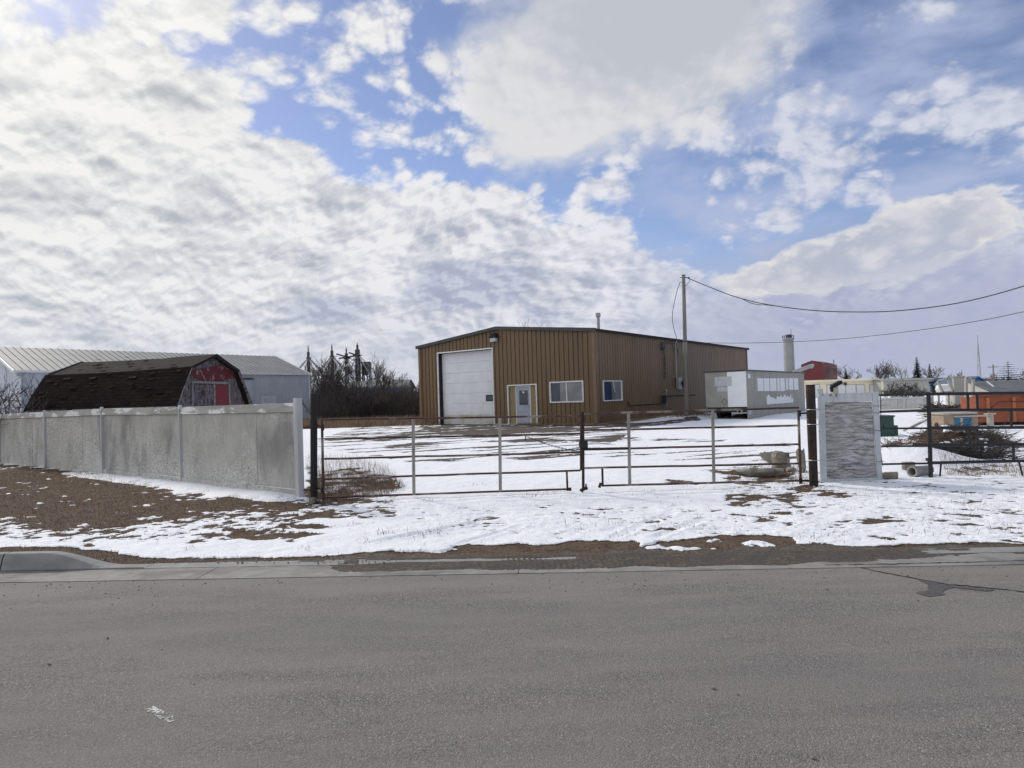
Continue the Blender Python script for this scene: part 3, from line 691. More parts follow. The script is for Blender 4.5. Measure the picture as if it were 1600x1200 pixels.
# ---------------------------------------------------------------- road
def _asphalt():
    m, t, b, co = base_mat('worn_asphalt')
    ag = t.voro(co, 130, 'F1', 'Color'); agd = t.voro(co, 130, 'F1', 'Distance')
    a1 = t.vmath('DOT_PRODUCT', ag, (0.33, 0.33, 0.34))
    fine = t.noise(co, 160, 4, 0.7); mid = t.noise(t.scale(co, (0.35, 1.5, 1)), 2.2, 8, 0.62); big = t.noise(t.scale(co, (0.22, 1.0, 1)), 0.8, 4, 0.5)
    c = t.mix(t.sstep(a1, 0.28, 0.72), (0.130, 0.121, 0.113), (0.268, 0.252, 0.236))
    c = t.mix(t.sstep(a1, 0.80, 0.86), c, (0.42, 0.41, 0.39))
    c = t.mix(t.sstep(fine, 0.52, 0.36), c, (0.060, 0.056, 0.052))
    c = t.mix(t.sstep(mid, 0.35, 0.65, 0.0, 0.45), c, (0.260, 0.243, 0.220))
    c = t.mix(t.sstep(big, 0.38, 0.64, 0.0, 0.5), c, (0.172, 0.162, 0.154))
    # dusty pale scuffs lying along the road
    sc = t.noise(t.scale(co, (0.25, 2.6, 1), rot=(0, 0, 0.12)), 2.0, 8, 0.68)
    c = t.mix(t.sstep(sc, 0.62, 0.74, 0, 0.4), c, (0.275, 0.263, 0.245))
    sc2 = t.noise(t.scale(co, (1.6, 9, 1), rot=(0, 0, 0.5)), 3.0, 8, 0.7)
    c = t.mix(t.math('MULTIPLY', t.sstep(sc2, 0.60, 0.70, 0, 0.45), t.sstep(big, 0.5, 0.6)), c, (0.33, 0.31, 0.28))
    c = t.mix(t.sstep(t.noise(t.scale(co, (.5, 1.3, 1), loc=(4, 4, 0)), 1.3, 6, 0.6), 0.48, 0.72, 0, 0.3), c, (0.240, 0.221, 0.192))
    mk = t.n('ShaderNodeSeparateXYZ'); t.L.new(co, mk.inputs[0])
    edge = t.math('ADD', t.math('MULTIPLY', mk.outputs[0], 0.0515), mk.outputs[1])      # distance along the normal to the gutter
    dust = t.sstep(t.math('ADD', edge, t.math('MULTIPLY', t.math('SUBTRACT', mid, 0.5), 1.2)), 5.0, 5.95, 0.0, 0.45)
    c = t.mix(dust, c, (0.245, 0.228, 0.205))
    t.L.new(c, b.inputs['Base Color']); b.inputs['Roughness'].default_value = 0.9
    b.inputs['Specular IOR Level'].default_value = 0.25
    bump(t, b, t.math('ADD', t.math('MULTIPLY', agd, -1.0), t.math('MULTIPLY', fine, 0.6)), 0.7, 0.005); return m
M['asphalt'] = _asphalt()
mb = MB()
xs = np.linspace(-60, 60, 61)
for a, b_ in zip(xs[:-1], xs[1:]):
    for y0, y1 in ((None, 0), (0, 1)):
        pass
    ya = yE(a); yb = yE(b_)
    mb.quad((a, ya-13.0, 0), (b_, yb-13.0, 0), (b_, yb, 0), (a, ya, 0))
mb.quad((-900, yE(-900)-13, 0), (-60, yE(-60)-13, 0), (-60, yE(-60), 0), (-900, yE(-900), 0))
mb.quad((60, yE(60)-13, 0), (900, yE(900)-13, 0), (900, yE(900), 0), (60, yE(60), 0))
struct(mb.build('road', M['asphalt']))
# gutter pan and kerb
rd = Vector((1, -0.0515, 0)).normalized()
FG = Fr((0, 5.91, 0), rd)      # N points towards the camera (the road)
mb = MB()
u = -60.0
while u < 60:
    L_ = 3.0
    mb.fbox(FG, u+0.004, u+L_-0.004, -0.08, 0.006, -0.42, -0.004); u += L_
struct(mb.build('gutter', M['kerb']))
mb = MB()
KX0, KX1 = gnd(95, 880).x, gnd(185, 886).x
def kerb_section(u):
    k = 1 - float(smooth(np.array(u), KX0, KX1)); hgt = 0.012 + 0.155*k
    pr = [(-0.415, -0.06), (-0.418, 0.02), (-0.432-0.02*k, hgt*0.75), (-0.45-0.02*k, hgt*0.95), (-0.48, hgt), (-0.57, hgt), (-0.60, hgt-0.012*k-0.004), (-0.605, -0.06)]
    return [FG.p(u, z, n) for n, z in pr]
us = [-60.0]; jt = gnd(36, 880).x; jj = jt
joints = [jj - 1.8*k for k in range(28)]
marks = sorted([q-0.006 for q in joints]+[q+0.006 for q in joints]+list(np.linspace(KX0-0.1, KX1+0.3, 16)))
prev = kerb_section(-60)
pu = -60
for u in marks:
    cur = kerb_section(u)
    if not any(abs((u+pu)/2-q) < 0.0061 and (u-pu) < 0.02 for q in joints):
        for a in range(len(cur)-1): mb.quad(prev[a], cur[a], cur[a+1], prev[a+1])
        if u-pu > 0.02:
            pass
    prev = cur; pu = u
# dark open joint where the kerb meets the gutter
mj = MB(); mj.fbox(FG, -60, KX0+.6, 0.0, 0.0085, -0.422, -0.412); struct(mj.build('kerb_joint', M['under']))
# flush concrete edging on under the drive
KE = KX1+0.3
mb.fbox(FG, KE, 60, -0.06, 0.010, -0.605, -0.415)
o = mb.build('kerb', M['kerb_face'], smooth=True); struct(o)
mb = MB()
for q in joints:
    sct = kerb_section(q); 
    for a in range(len(sct)-1):
        k = 0.985
        mb.quad(sct[a]+rd*-0.0065+FG.N*-0.006, sct[a]+rd*0.0065+FG.N*-0.006, sct[a+1]+rd*0.0065+FG.N*-0.006-Vector((0, 0, .004)), sct[a+1]-rd*0.0065+FG.N*-0.006-Vector((0, 0, .004)))
struct(mb.build('kerb_joint', M['under']))
# crack with tar stain on the right, sealed joints, chalk mark
def strip(pts, w, z, seed=0, jit=0.02):
    rr = random.Random(seed); P = []
    for (a, b_) in zip(pts[:-1], pts[1:]):
        n = max(2, int((b_-a).length/0.04))
        for k in range(n): P.append(a.lerp(b_, k/n)+Vector((rr.uniform(-jit, jit)*.5, rr.uniform(-jit, jit), 0)))
    P.append(pts[-1]); mb = MB()
    for a, b_ in zip(P[:-1], P[1:]):
        d = (b_-a).normalized(); n = Vector((-d.y, d.x, 0)); wa = w*rr.uniform(.5, 1.3)/2
        mb.quad(a-n*wa+Vector((0, 0, z)), b_-n*wa+Vector((0, 0, z)), b_+n*wa+Vector((0, 0, z)), a+n*wa+Vector((0, 0, z)))
    return mb
G = lambda *p: [gnd(a, b) for a, b in p]
M['tar'] = surf('tar_stain', (0.060, 0.056, 0.053), (0.095, 0.088, 0.082), 20, 0.8, 0.4, 0.003)
mb = strip(G((1335, 885), (1380, 895), (1430, 904), (1480, 913), (1540, 919), (1600, 925), (1700, 934)), 0.018, 0.004, 1, 0.016)
mb2 = strip(G((1290, 884), (1400, 882.5), (1500, 880), (1600, 877), (1700, 874)), 0.016, 0.010, 2, 0.008)
mb.v += mb2.v; k0 = len(mb.v)-len(mb2.v); mb.f += [tuple(i+k0 for i in f) for f in mb2.f]
struct(mb.build('road_crack', M['under']))
def blobsheet(name, pts, mat, z, seed, jit=0.03):
    rr = random.Random(seed); P = []
    for a, b_ in zip(pts, pts[1:]+pts[:1]):
        n = max(2, int((b_-a).length/0.05))
        for k in range(n): P.append(a.lerp(b_, k/n)+Vector((rr.uniform(-jit, jit), rr.uniform(-jit, jit), z)))
    mb = MB(); mb.v = [tuple(p) for p in P]; mb.f = [tuple(range(len(P)))]
    return struct(mb.build(name, mat))
blobsheet('tar_patch', G((1432, 905), (1485, 915), (1556, 922), (1540, 924), (1490, 919), (1474, 924), (1478, 930), (1450, 932), (1432, 927), (1452, 922), (1446, 913)), M['tar'], 0.0035, 5, 0.012)
def _chalk():
    m, t, b, co = base_mat('scuffed_white_mark')
    n = t.noise(co, 60, 6, 0.7)
    b.inputs['Base Color'].default_value = (0.66, 0.66, 0.65, 1); b.inputs['Roughness'].default_value = 0.9
    t.L.new(t.sstep(t.math('ADD', n, t.math('MULTIPLY', t.noise(co, 9, 4, .5), 0.6)), 0.80, 0.90), b.inputs['Alpha'])
    return m
blobsheet('paint_mark', G((222, 1106), (240, 1104), (262, 1116), (278, 1121), (272, 1130), (258, 1130), (240, 1118)), _chalk(), 0.004, 6, 0.004)
# pebbles on the road
mb = MB()
for k, (a, b_, w) in enumerate(((168, 998, .020), (77, 1039, .022), (303, 1070, .012), (253, 1015, .011), (175, 945, .012), (612, 936, .012), (238, 946, .010), (1115, 1077, .026), (1153, 1086, .012), (1270, 1186, .024), (1434, 939, .013), (1448, 938, .01), (92, 993, .009), (80, 1010, .008), (320, 960, .009), (17, 951, .01), (373, 1083, .008))):
    p = gnd(a, b_); mb.lump((p.x, p.y, w*0.3), (w, w*.8, w*.7), k, 4)
for k in range(170):
    x = R.uniform(-5, 6); y = yE(x)-abs(R.gauss(0, 0.30))-0.02; w = R.uniform(.006, .018); mb.lump((x, y, w*.3), (w, w, w*.7), k, 3)
for k in range(120):
    p = gnd(R.uniform(160, 620), R.uniform(874, 881), .01); w = R.uniform(.01, .028); mb.lump((p.x, p.y, .02), (w, w, w*.7), k, 3)
tag(mb.build('gravel', M['rubble']), 'loose dark grit and pebbles scattered on the asphalt and gutter', 'gravel', kind='stuff')
# ================================================================ BROWN BUILDING
a_ = 0.920
SV = Vector((math.cos(a_), math.sin(a_), 0)); GV = Vector((-math.sin(a_), math.cos(a_), 0))
C0 = Vector((4.473, 34.543, 0)); BW, BL, EH, RH = 13.206, 25.53, 5.05, 5.69
root = thing('workshop_building', 'large brown ribbed metal workshop with white overhead door and low gable roof', 'building', C0)
Ff = Fr(C0, GV, -SV); Fs = Fr(C0, SV, -GV)
Fb = Fr(C0+SV*BL, GV, SV); Fw = Fr(C0+GV*BW, SV, GV)
topf = lambda u: EH+(RH-EH)*(1-abs(u-BW/2)/(BW/2))
hf = Ff.hit; hs = Fs.hit
gd = (hf(770.5, 600)[0], hf(686.0, 600)[0], 0.0, (hf(768, 546)[1]+hf(684, 552)[1])/2)
dd = (hf(838, 620)[0], hf(795, 620)[0], 0.0, hf(815, 602.5)[1])
wf = (hf(910.5, 612)[0], hf(861, 612)[0], hf(885, 627)[1], hf(885, 597.5)[1])
ws = (hs(942.5, 610)[0], hs(970.5, 610)[0], hs(956, 625)[1], hs(956, 596)[1])
part_w = corr_wall(Ff, BW, topf, [gd, dd, wf], 0.305, 0.060, -0.045).build('wall', M['siding'], root)
corr_wall(Fs, BL, lambda u: EH, [ws], 0.305, 0.060, -0.045).build('wall', M['siding'], root)
mb = MB()
for F, L, tp in ((Fb, BW, topf), (Fw, BL, lambda u: EH)):
    q = corr_wall(F, L, tp); k0 = len(mb.v); mb.v += q.v; mb.f += [tuple(i+k0 for i in f) for f in q.f]
mb.build('wall', M['siding'], root)
# roof: two ribbed slopes
def roof_sheets(O, S_, Gd, L, Wd, eh, rh, ov=0.12, pitch=0.305, mat='trim_dark', parent=None, dep=0.03, endov=0.1, name='roof', rw=0.06):
    mb = MB()
    rp = rib_profile(L+2*endov, pitch, rw, dep)
    rise = rh-eh; sl = rise/(Wd/2)
    for sgn in (0, 1):
        base = O - S_*endov + (Gd*(-ov) if sgn == 0 else Gd*(Wd+ov)) + Vector((0, 0, eh-sl*ov+0.05))
        up = (Gd if sgn == 0 else -Gd)*(Wd/2+ov) + Vector((0, 0, sl*(Wd/2+ov)))
        nn = S_.cross(up).normalized();
        if nn.z < 0: nn = -nn
        for (u0, d0), (u1, d1) in zip(rp[:-1], rp[1:]):
            a = base+S_*u0+nn*d0; b = base+S_*u1+nn*d1
            mb.quad(a, b, b+up, a+up)
    return mb.build(name, M[mat], parent)
roof = roof_sheets(C0, SV, GV, BL, BW, EH, RH, mat='trim_dark', parent=root)
# fascia on rake and eave, corner trims
mb = MB()
for s0 in (-0.16, BL+0.06):
    for A_, B_ in (((-.16), BW/2), (BW+.16, BW/2)):
        mb = MB()
        p0 = C0+SV*(s0+0.05)+GV*A_+Vector((0, 0, EH-0.03)); p1 = C0+SV*(s0+0.05)+GV*B_+Vector((0, 0, RH+0.0))
        mb.bar(p0+Vector((0, 0, .03)), p1+Vector((0, 0, .05)), 0.10, 0.19)
        mb.build('fascia', M['trim_dark'], root)
mb = MB()
mb.bar(Fs.p(-0.15, EH-0.0, 0.11), Fs.p(BL+.15, EH-0.0, 0.11), 0.11, 0.13)
mb.build('gutter', M['under'], root); mb = MB()
mb.bar(Fw.p(-0.15, EH-0.0, 0.11), Fw.p(BL+.15, EH-0.0, 0.11), 0.11, 0.13)
mb.build('gutter', M['under'], root)
mb = MB()
for F, u0, u1 in ((Ff, -0.045, 0.16), (Ff, BW-.16, BW+.045), (Fs, 0.0, 0.16), (Fs, BL-.16, BL+.0)):
    mb = MB(); mb.fbox(F, u0, u1, 0, EH-0.02, 0.036, 0.046); mb.build('corner_trim', M['trim_brown'], root)
mb = MB(); mb.fbox(Ff, -.06, gd[0], -0.2, 0.06, -0.2, 0.02); mb.fbox(Ff, gd[1], BW+.04, -0.2, 0.06, -0.2, 0.02); mb.fbox(Fs, -.0, BL, -0.2, 0.06, -0.2, 0.02)
mb.build('foundation', M['concrete'], root)
def trim_frame(F, o, w, n0, n1, bottom=True):
    mb = MB(); u0, u1, z0, z1 = o
    mb.fbox(F, u0-w, u0, z0 if not bottom else z0-w, z1+w, n0, n1); mb.fbox(F, u1, u1+w, z0 if not bottom else z0-w, z1+w, n0, n1)
    mb.fbox(F, u0, u1, z1, z1+w, n0, n1)
    if bottom: mb.fbox(F, u0, u1, z0-w, z0, n0, n1)
    return mb
# overhead door, recessed
od = trim_frame(Ff, gd, 0.075, -0.02, 0.055, False).build('door_frame', M['white'], root)
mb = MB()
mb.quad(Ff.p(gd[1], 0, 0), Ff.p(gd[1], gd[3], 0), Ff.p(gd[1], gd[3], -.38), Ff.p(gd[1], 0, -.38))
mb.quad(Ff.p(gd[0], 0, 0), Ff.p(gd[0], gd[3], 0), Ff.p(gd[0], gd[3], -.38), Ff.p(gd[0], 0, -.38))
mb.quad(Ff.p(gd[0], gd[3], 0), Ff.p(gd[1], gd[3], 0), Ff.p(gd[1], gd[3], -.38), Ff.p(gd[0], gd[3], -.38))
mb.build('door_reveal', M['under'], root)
mb = MB(); N = 7; hh = gd[3]/N
pu = hf(762, 620)[0]; wz0, wz1 = hf(759, 626)[1], hf(759, 618)[1]; wu0, wu1 = hf(764, 620)[0], hf(754.5, 620)[0]
for k in range(N):
    z0 = k*hh+0.008; z1 = (k+1)*hh-0.008
    mb.fbox(Ff, gd[0], gd[1], z0, z1, -0.40, -0.34)
mb.fbox(Ff, gd[0], gd[1], 0, gd[3], -0.42, -0.37)
door = mb.build('overhead_door', M['door_white'], root, bevel=0.006)
mb = MB(); mb.fbox(Ff, wu0-.04, wu1+.04, wz0-.04, wz1+.04, -0.34, -0.325)
wn = mb.build('window_frame', M['black'], door)
mb = MB(); mb.fbox(Ff, wu0+.02, wu1-.02, wz0+.02, wz1-.02, -0.325, -0.318); mb.build('window_pane', M['glass'], door)
mb = MB(); mb.fbox(Ff, gd[0], gd[1], 0.012, hh*0.92, -0.34, -0.3385)
M['stain'] = surf('stained_door_paint', (0.50, 0.50, 0.47), (0.56, 0.56, 0.53), 2, 0.5, 0, c3=(0.36, 0.33, 0.20), t3=(0.46, 0.66), s3=1.4, st3=(1, 1, 1.2))
mb.build('kick_plate', M['stain'], door)
# entrance: board-filled opening with a steel door
trim_frame(Ff, dd, 0.07, -0.02, 0.055, False).build('door_frame', M['white'], root)
lu0, lu1 = hf(827.5, 630)[0], hf(806.3, 630)[0]; lz = hf(817, 604.5)[1]
mb = MB(); mb.fbox(Ff, dd[0], lu0-.05, 0, dd[3], -0.10, -0.06); mb.fbox(Ff, lu1+.05, dd[1], 0, dd[3], -0.10, -0.06)
mb.fbox(Ff, lu0-.05, lu1+.05, lz+.05, dd[3], -0.10, -0.06) if dd[3] > lz+.06 else None
mb.build('infill_board', M['osb'], root)
trim_frame(Ff, (lu0, lu1, 0, lz), 0.05, -0.11, -0.045, False).build('door_frame', M['white'], root)
mb = MB(); mb.fbox(Ff, lu0, lu1, 0.03, lz, -0.11, -0.07); dr = mb.build('door', M['door_grey'], root)
a0, a1 = hf(824, 620)[0], hf(810.3, 620)[0]; b0, b1 = hf(817, 632.8)[1], hf(817, 610)[1]
trim_frame(Ff, (a0, a1, b0, b1), 0.03, -0.07, -0.058).build('window_frame', M['door_grey'], dr)
mb = MB(); mb.fbox(Ff, a0, a1, b0, b1, -0.07, -0.064); mb.build('window_pane', M['glass'], dr)
mb = MB(); mb.fbox(Ff, (a0+a1)/2-.06, (a0+a1)/2+.07, b1-.16, b1-.06, -0.064, -0.060); mb.build('paper_notice', M['white'], dr)
mb = MB(); hu_ = lu0+.09; mb.tube([Ff.p(hu_, 1.05, -.07), Ff.p(hu_, 1.05, -.01)], .02); mb.tube([Ff.p(hu_, 1.05, -.01), Ff.p(hu_+.11, 1.05, -.01)], .013); mb.fbox(Ff, hu_-.03, hu_+.03, .95, 1.25, -.07, -.06)
mb.build('door_handle', M['steel'], dr)
# windows
w1 = trim_frame(Ff, wf, 0.07, -0.03, 0.06).build('window', M['white'], root)
um = hf(885.5, 612)[0]
mb = MB(); mb.fbox(Ff, um-.03, um+.03, wf[2], wf[3], -0.03, 0.02); mb.build('mullion', M['white'], w1)
mb = MB(); mb.fbox(Ff, um+.03, wf[1], wf[2], wf[3], -0.05, -0.02); mb.build('window_pane', M['glass_curtain'], w1)
mb = MB(); mb.fbox(Ff, wf[0], um-.03, wf[2], wf[3], -0.05, -0.02); mb.build('window_pane', M['glass_curtain'], w1)
mb = MB(); mb.fbox(Ff, um+.45, wf[1]-.02, wf[2], wf[3]-.02, -0.02, -0.018); mb.build('dark_pane', M['glass'], w1)
w2 = trim_frame(Fs, ws, 0.05, -0.03, 0.06).build('window', M['white'], root)
us_ = hs(956.5, 610)[0]
mb = MB(); mb.fbox(Fs, ws[0], us_, ws[2], ws[3], -0.05, -0.02); mb.build('window_pane', M['glass_blue'], w2)
mb = MB(); mb.fbox(Fs, us_, ws[1], ws[2], ws[3], -0.05, -0.015); mb.build('window_pane', M['glass_curtain'], w2)
mb = MB(); mb.bar(Fs.p(us_+.15, ws[3]-.02, .0), Fs.p(us_+.32, ws[2]+.42, .0), .04, .02)
mb.build('bent_blind', M['white'], w2)
# wall light
lu, lz_ = hf(774, 529)
mb = MB(); mb.fbox(Ff, lu-.24, lu+.24, lz_+.02, lz_+.20, .03, .30); mb.fbox(Ff, lu-.16, lu+.16, lz_+.2, lz_+.32, .03, .2); wl = mb.build('wall_light', M['black'], root, bevel=.01)
mb = MB(); mb.fbox(Ff, lu-.21, lu+.21, lz_-.20, lz_+.02, .04, .28); mb.build('lens', M['faded'], wl, bevel=.02)
# faint ghost of a removed sign
mb = MB(); q0, q1 = hf(850, 547), hf(797, 550)
# conduit, meter, gas line on the side wall
cu = hs(1053.8, 560)[0]; mz0 = hs(1056, 608)[1]; mz1 = hs(1056, 590)[1]
mb = MB(); mb.tube([Fs.p(cu, mz1, .1), Fs.p(cu, EH-.25, .1), Fs.p(cu+.02, EH-.05, .22)], .045, 8)
mb.build('conduit', M['steel'], root)
mb = MB(); mb.fbox(Fs, cu+.02, cu+.52, mz0, mz1, .035, .25); mbx = mb.build('meter_box', M['steel'], root, bevel=.015)
mb = MB(); mb.tube([Fs.p(cu+.60, (mz0+mz1)/2, .22), Fs.p(cu+.60, (mz0+mz1)/2, .36)], .15, 12); mb.fbox(Fs, cu+.52, cu+.85, (mz0+mz1)/2-.3, (mz0+mz1)/2+.12, .035, .22); mb.build('meter', M['black'], mbx)
pu_ = hs(1036.8, 560)[0]; z_a, z_b = hs(1037, 541)[1], hs(1037, 591)[1]
mb = MB(); mb.tube([Fs.p(pu_, z_a, .06), Fs.p(pu_, z_b, .06)], .022, 6)
for k in range(5): mb.fbox(Fs, pu_-.04, pu_+.04, z_b+.3*k, z_b+.3*k+.06, .035, .09)
mb.build('downlead', M['under'], root)
mb = MB(); c_ = Fs.p(pu_-.25, z_a-.05, .1)
for k in range(3):
    mb.tube([c_+Fs.U*(math.cos(t)*(.30-.03*k))+Vector((0, 0, math.sin(t)*(.24-.02*k)))+Fs.N*.02*k for t in np.linspace(0, 6.28, 17)], .016, 5)
mb.tube([Fs.p(pu_-.25, z_a+.2, .1), Fs.p(pu_+.9, z_a+.25, .12), Fs.p(cu, z_a+.2, .12), Fs.p(cu+.35, z_a-.5, .12), Fs.p(cu+.2, z_a-.1, .12)], .02, 5)
mb.build('cable_coil', M['cable'], root)
gz_ = lambda px, py: hs(px, py)
pts = [gz_(979, 627), gz_(981, 634), gz_(1036, 631), gz_(1038.7, 629), gz_(1039, 619), gz_(1068, 618), gz_(1085, 617.5)]
mb = MB(); mb.tube([Fs.p(u, z, .09) for u, z in pts], .035, 6); u, z = gz_(1035, 624); mb.fbox(Fs, u-.1, u+.1, z-.2, z+.25, .05, .2)
mb.build('gas_pipe', M['under'], root)
u, z = gz_(1039, 610); mb = MB(); mb.tube([Fs.p(u, z-1.0, .09), Fs.p(u, z, .09)], .02, 6); mb.box(Fs.p(u, z, .1), (.09, .09, .12)); mb.build('gas_valve', M['steel'], root)
# roof vent pipe
r = ray(962.4, 515); k = 3.6
best = None
for d in np.linspace(34, 60, 400):
    p = at(962.4, 514.5, d); q = p-C0; u = q.dot(SV); g_ = q.dot(GV)
    if 0 < g_ < BW and p.z <= topf(g_)+.05: best = p; break
if best is None:
    best = C0 + SV*4 + GV*2 + Vector((0, 0, topf(2)))
top_z = at(962.4, 489.5, best.y).z
mb = MB(); mb.tube([(best.x, best.y, best.z-.4), (best.x, best.y, top_z)], .09, 10); mb.tube([(best.x, best.y, top_z-.18), (best.x, best.y, top_z+.05)], .15, 10)
mb.build('vent_pipe', M['steel'], root)
# ================================================================ LEFT WAREHOUSE
NW = Vector((-28.064, 36.552, 0)); WL, WW, WE, WR = 19.528, 9.444, 3.975, 5.657
root = thing('grey_warehouse', 'long pale grey steel warehouse with ribbed roof behind the left fence', 'building', NW)
Wf = Fr(NW, SV, -GV); We = Fr(NW, GV, -SV); We2 = Fr(NW+SV*WL, GV, SV); Wb = Fr(NW+GV*WW, SV, GV)
tw = lambda u: WE+(WR-WE)*(1-abs(u-WW/2)/(WW/2))
corr_wall(Wf, WL, lambda u: WE, (), 0.30, 0.05, 0.025).build('wall', M['grey_metal'], root)
mb = MB()
for F, L, tp in ((We, WW, tw), (We2, WW, tw), (Wb, WL, lambda u: WE)):
    q = corr_wall(F, L, tp, (), 0.30, 0.05, 0.025); k0 = len(mb.v); mb.v += q.v; mb.f += [tuple(i+k0 for i in f) for f in q.f]
mb.build('wall', M['grey_metal'], root)
roof_sheets(NW, SV, GV, WL, WW, WE, WR, .08, .40, 'grey_roof', root, 0.035, .06, rw=.05)
mb = MB()
for s0 in (-0.03, WL+0.03):
    for A_ in (-.1, WW+.1):
        mb = MB(); mb.bar(NW+SV*s0+GV*A_+Vector((0, 0, WE-0.03)), NW+SV*s0+GV*(WW/2)+Vector((0, 0, WR+0.02)), 0.08, 0.14); mb.build('fascia', M['white'], root)
mb = MB(); mb.bar(Wf.p(-.08, WE-.02, .1), Wf.p(WL+.08, WE-.02, .1), .08, .12)
mb.build('fascia', M['white'], root)
mb = MB(); mb.fbox(Wf, -0.02, 0.12, 0, WE-.05, .026, .045); mb.build('corner_trim', M['white'], root); mb = MB(); mb.fbox(Wf, WL-.12, WL+.02, 0, WE-.05, .026, .045); mb.build('corner_trim', M['white'], root)
u0 = Wf.hu(410.5, 625); u1 = Wf.hu(428.5, 625); z0 = Wf.hz(420, 630); z1 = Wf.hz(420, 621)
wn = trim_frame(Wf, (u0, u1, z0, z1), .06, .02, .06).build('window', M['white'], root)
mb = MB(); mb.fbox(Wf, u0, u1, z0, z1, .026, .04); mb.build('pane', M['faded'], wn)
ud = Wf.hu(393, 600); ud0 = Wf.hu(373, 600); mb = MB()
mb.fbox(Wf, ud0-.4, ud, 0, WE-.45, .03, .10); mb.build('sliding_door', M['grey_metal'], root)
mb = MB(); mb.fbox(Wf, ud0-2.8, ud+.1, WE-.45, WE-.33, .03, .16); mb.build('door_track', M['trim_dark'], root)
mb = MB(); q = Wf.hu(29, 600); mb.fbox(Wf, q-.1, q+.1, 0, WE-.3, .03, .08); mb.build('downpipe', M['white'], root)
# ================================================================ GAMBREL SHED
# gable end: near-left corner, back-right corner; ridge runs to the left
P0 = at(266, 632, 21.6); P1 = at(382, 632, 26.3)
SG = (Vector((P1.x, P1.y, 0))-Vector((P0.x, P0.y, 0))); SWd = SG.length; SG.normalize()
SR = Vector((-SG.y, SG.x, 0))
if SR.x > 0: SR = -SR
O = Vector((P0.x, P0.y, 0)); Fg = Fr(O, SG, -SR); Fn = Fr(O, SR, -SG)
SLn = Fn.hu(47, 636)
zE, zB, zA = Fg.hz(266, 634), Fg.hz(288, 574), Fg.hz(352, 557)
bu = Fg.hu(288, 574)
root = thing('barn_shed', 'weathered red barn-shaped garden shed with dark brown shingle roof behind the fence', 'shed', O)
ov = 0.28
def uvbuild(mb, name, mat, parent):
    o = mb.build(name, M[mat], parent); me = o.data; uv = me.uv_layers.new(name='UVMap')
    for p in me.polygons:
        vs = [me.vertices[i].co for i in p.vertices]; nrm = p.normal
        dx = SR if abs(nrm.dot(SR)) < 0.7 else SG
        dy = nrm.cross(dx); dy = dy if dy.z > 0 else -dy
        for li, vi in zip(p.loop_indices, p.vertices):
            c = me.vertices[vi].co; uv.data[li].uv = (c.dot(dx), c.dot(dy))
    return o
prof = [(-0.12, zE-.02), (bu*0.28, zE+(zB-zE)*.38), (bu, zB), (SWd/2, zA), (SWd-bu, zB), (SWd-bu*.28, zE+(zB-zE)*.38), (SWd+.12, zE-.02)]
mb = MB(); nseg = 10
rr = random.Random(4)
rows = []
for k in range(nseg+1):
    uu = -ov + (SLn+ov*1.5)*k/nseg
    row = []
    for i, (a, z) in enumerate(prof):
        sag = -0.05*math.sin(math.pi*k/nseg)*(1 if i in (2, 3, 4) else .3) - (0.10*k/nseg if i in (2, 3, 4) else 0) + rr.uniform(-.012, .012)
        row.append(O+SG*a+SR*uu+Vector((0, 0, z+sag+.03)))
    rows.append(row)
for k in range(nseg):
    for i in range(len(prof)-1): mb.quad(rows[k][i], rows[k][i+1], rows[k+1][i+1], rows[k+1][i])
    for i in range(len(prof)-1):
        d = Vector((0, 0, -.05)); mb.quad(rows[k][i]+d, rows[k+1][i]+d, rows[k+1][i+1]+d, rows[k][i+1]+d)
for rw_ in (rows[0], rows[-1]):
    for i in range(len(prof)-1):
        d = Vector((0, 0, -.05)); mb.quad(rw_[i], rw_[i+1], rw_[i+1]+d, rw_[i]+d)
rf = uvbuild(mb, 'roof', 'shingle', root)
mb = MB()
for k in range(46):      # lifted tabs and battens on the roof
    i = rr.choice((0, 1, 1, 2)); u = rr.uniform(0, SLn-.3); f = rr.random(); a, z = prof[i]; b_, zb = prof[i+1]
    p = O+SG*(a+(b_-a)*f)+SR*u+Vector((0, 0, z+(zb-z)*f+.035)); q = (SG*(b_-a)+Vector((0, 0, zb-z))).normalized(); nn = SR.cross(q); nn = nn if nn.z > 0 else -nn
    w = rr.uniform(.12, .3); h = rr.uniform(.08, .13); mb.quad(p, p+SR*w, p+SR*w-q*h+nn*.03, p-q*h+nn*rr.uniform(.015, .05))
o = mb.build('lifted_shingle', M['shingle'], rf); o.data.uv_layers.new(name='UVMap'); o['kind'] = 'stuff'
mb = MB()
gp = [Fg.p(0, -.0), Fg.p(SWd, 0), Fg.p(SWd, zE), Fg.p(SWd-bu, zB-.02), Fg.p(SWd/2, zA-.04), Fg.p(bu, zB-.02), Fg.p(0, zE)]
mb.v = [tuple(p) for p in gp]; mb.f = [tuple(range(7))]
k0 = 7; mb.v += [tuple(p+SR*SLn) for p in gp]; mb.f.append(tuple(range(13, 6, -1)))
mb.fbox(Fn, 0, SLn, 0, zE, -.06, 0); mb.fbox(Fr(O+SG*SWd, SR, SG), 0, SLn, 0, zE, -.06, 0)
mb.build('wall', M['shed_wall'], root)
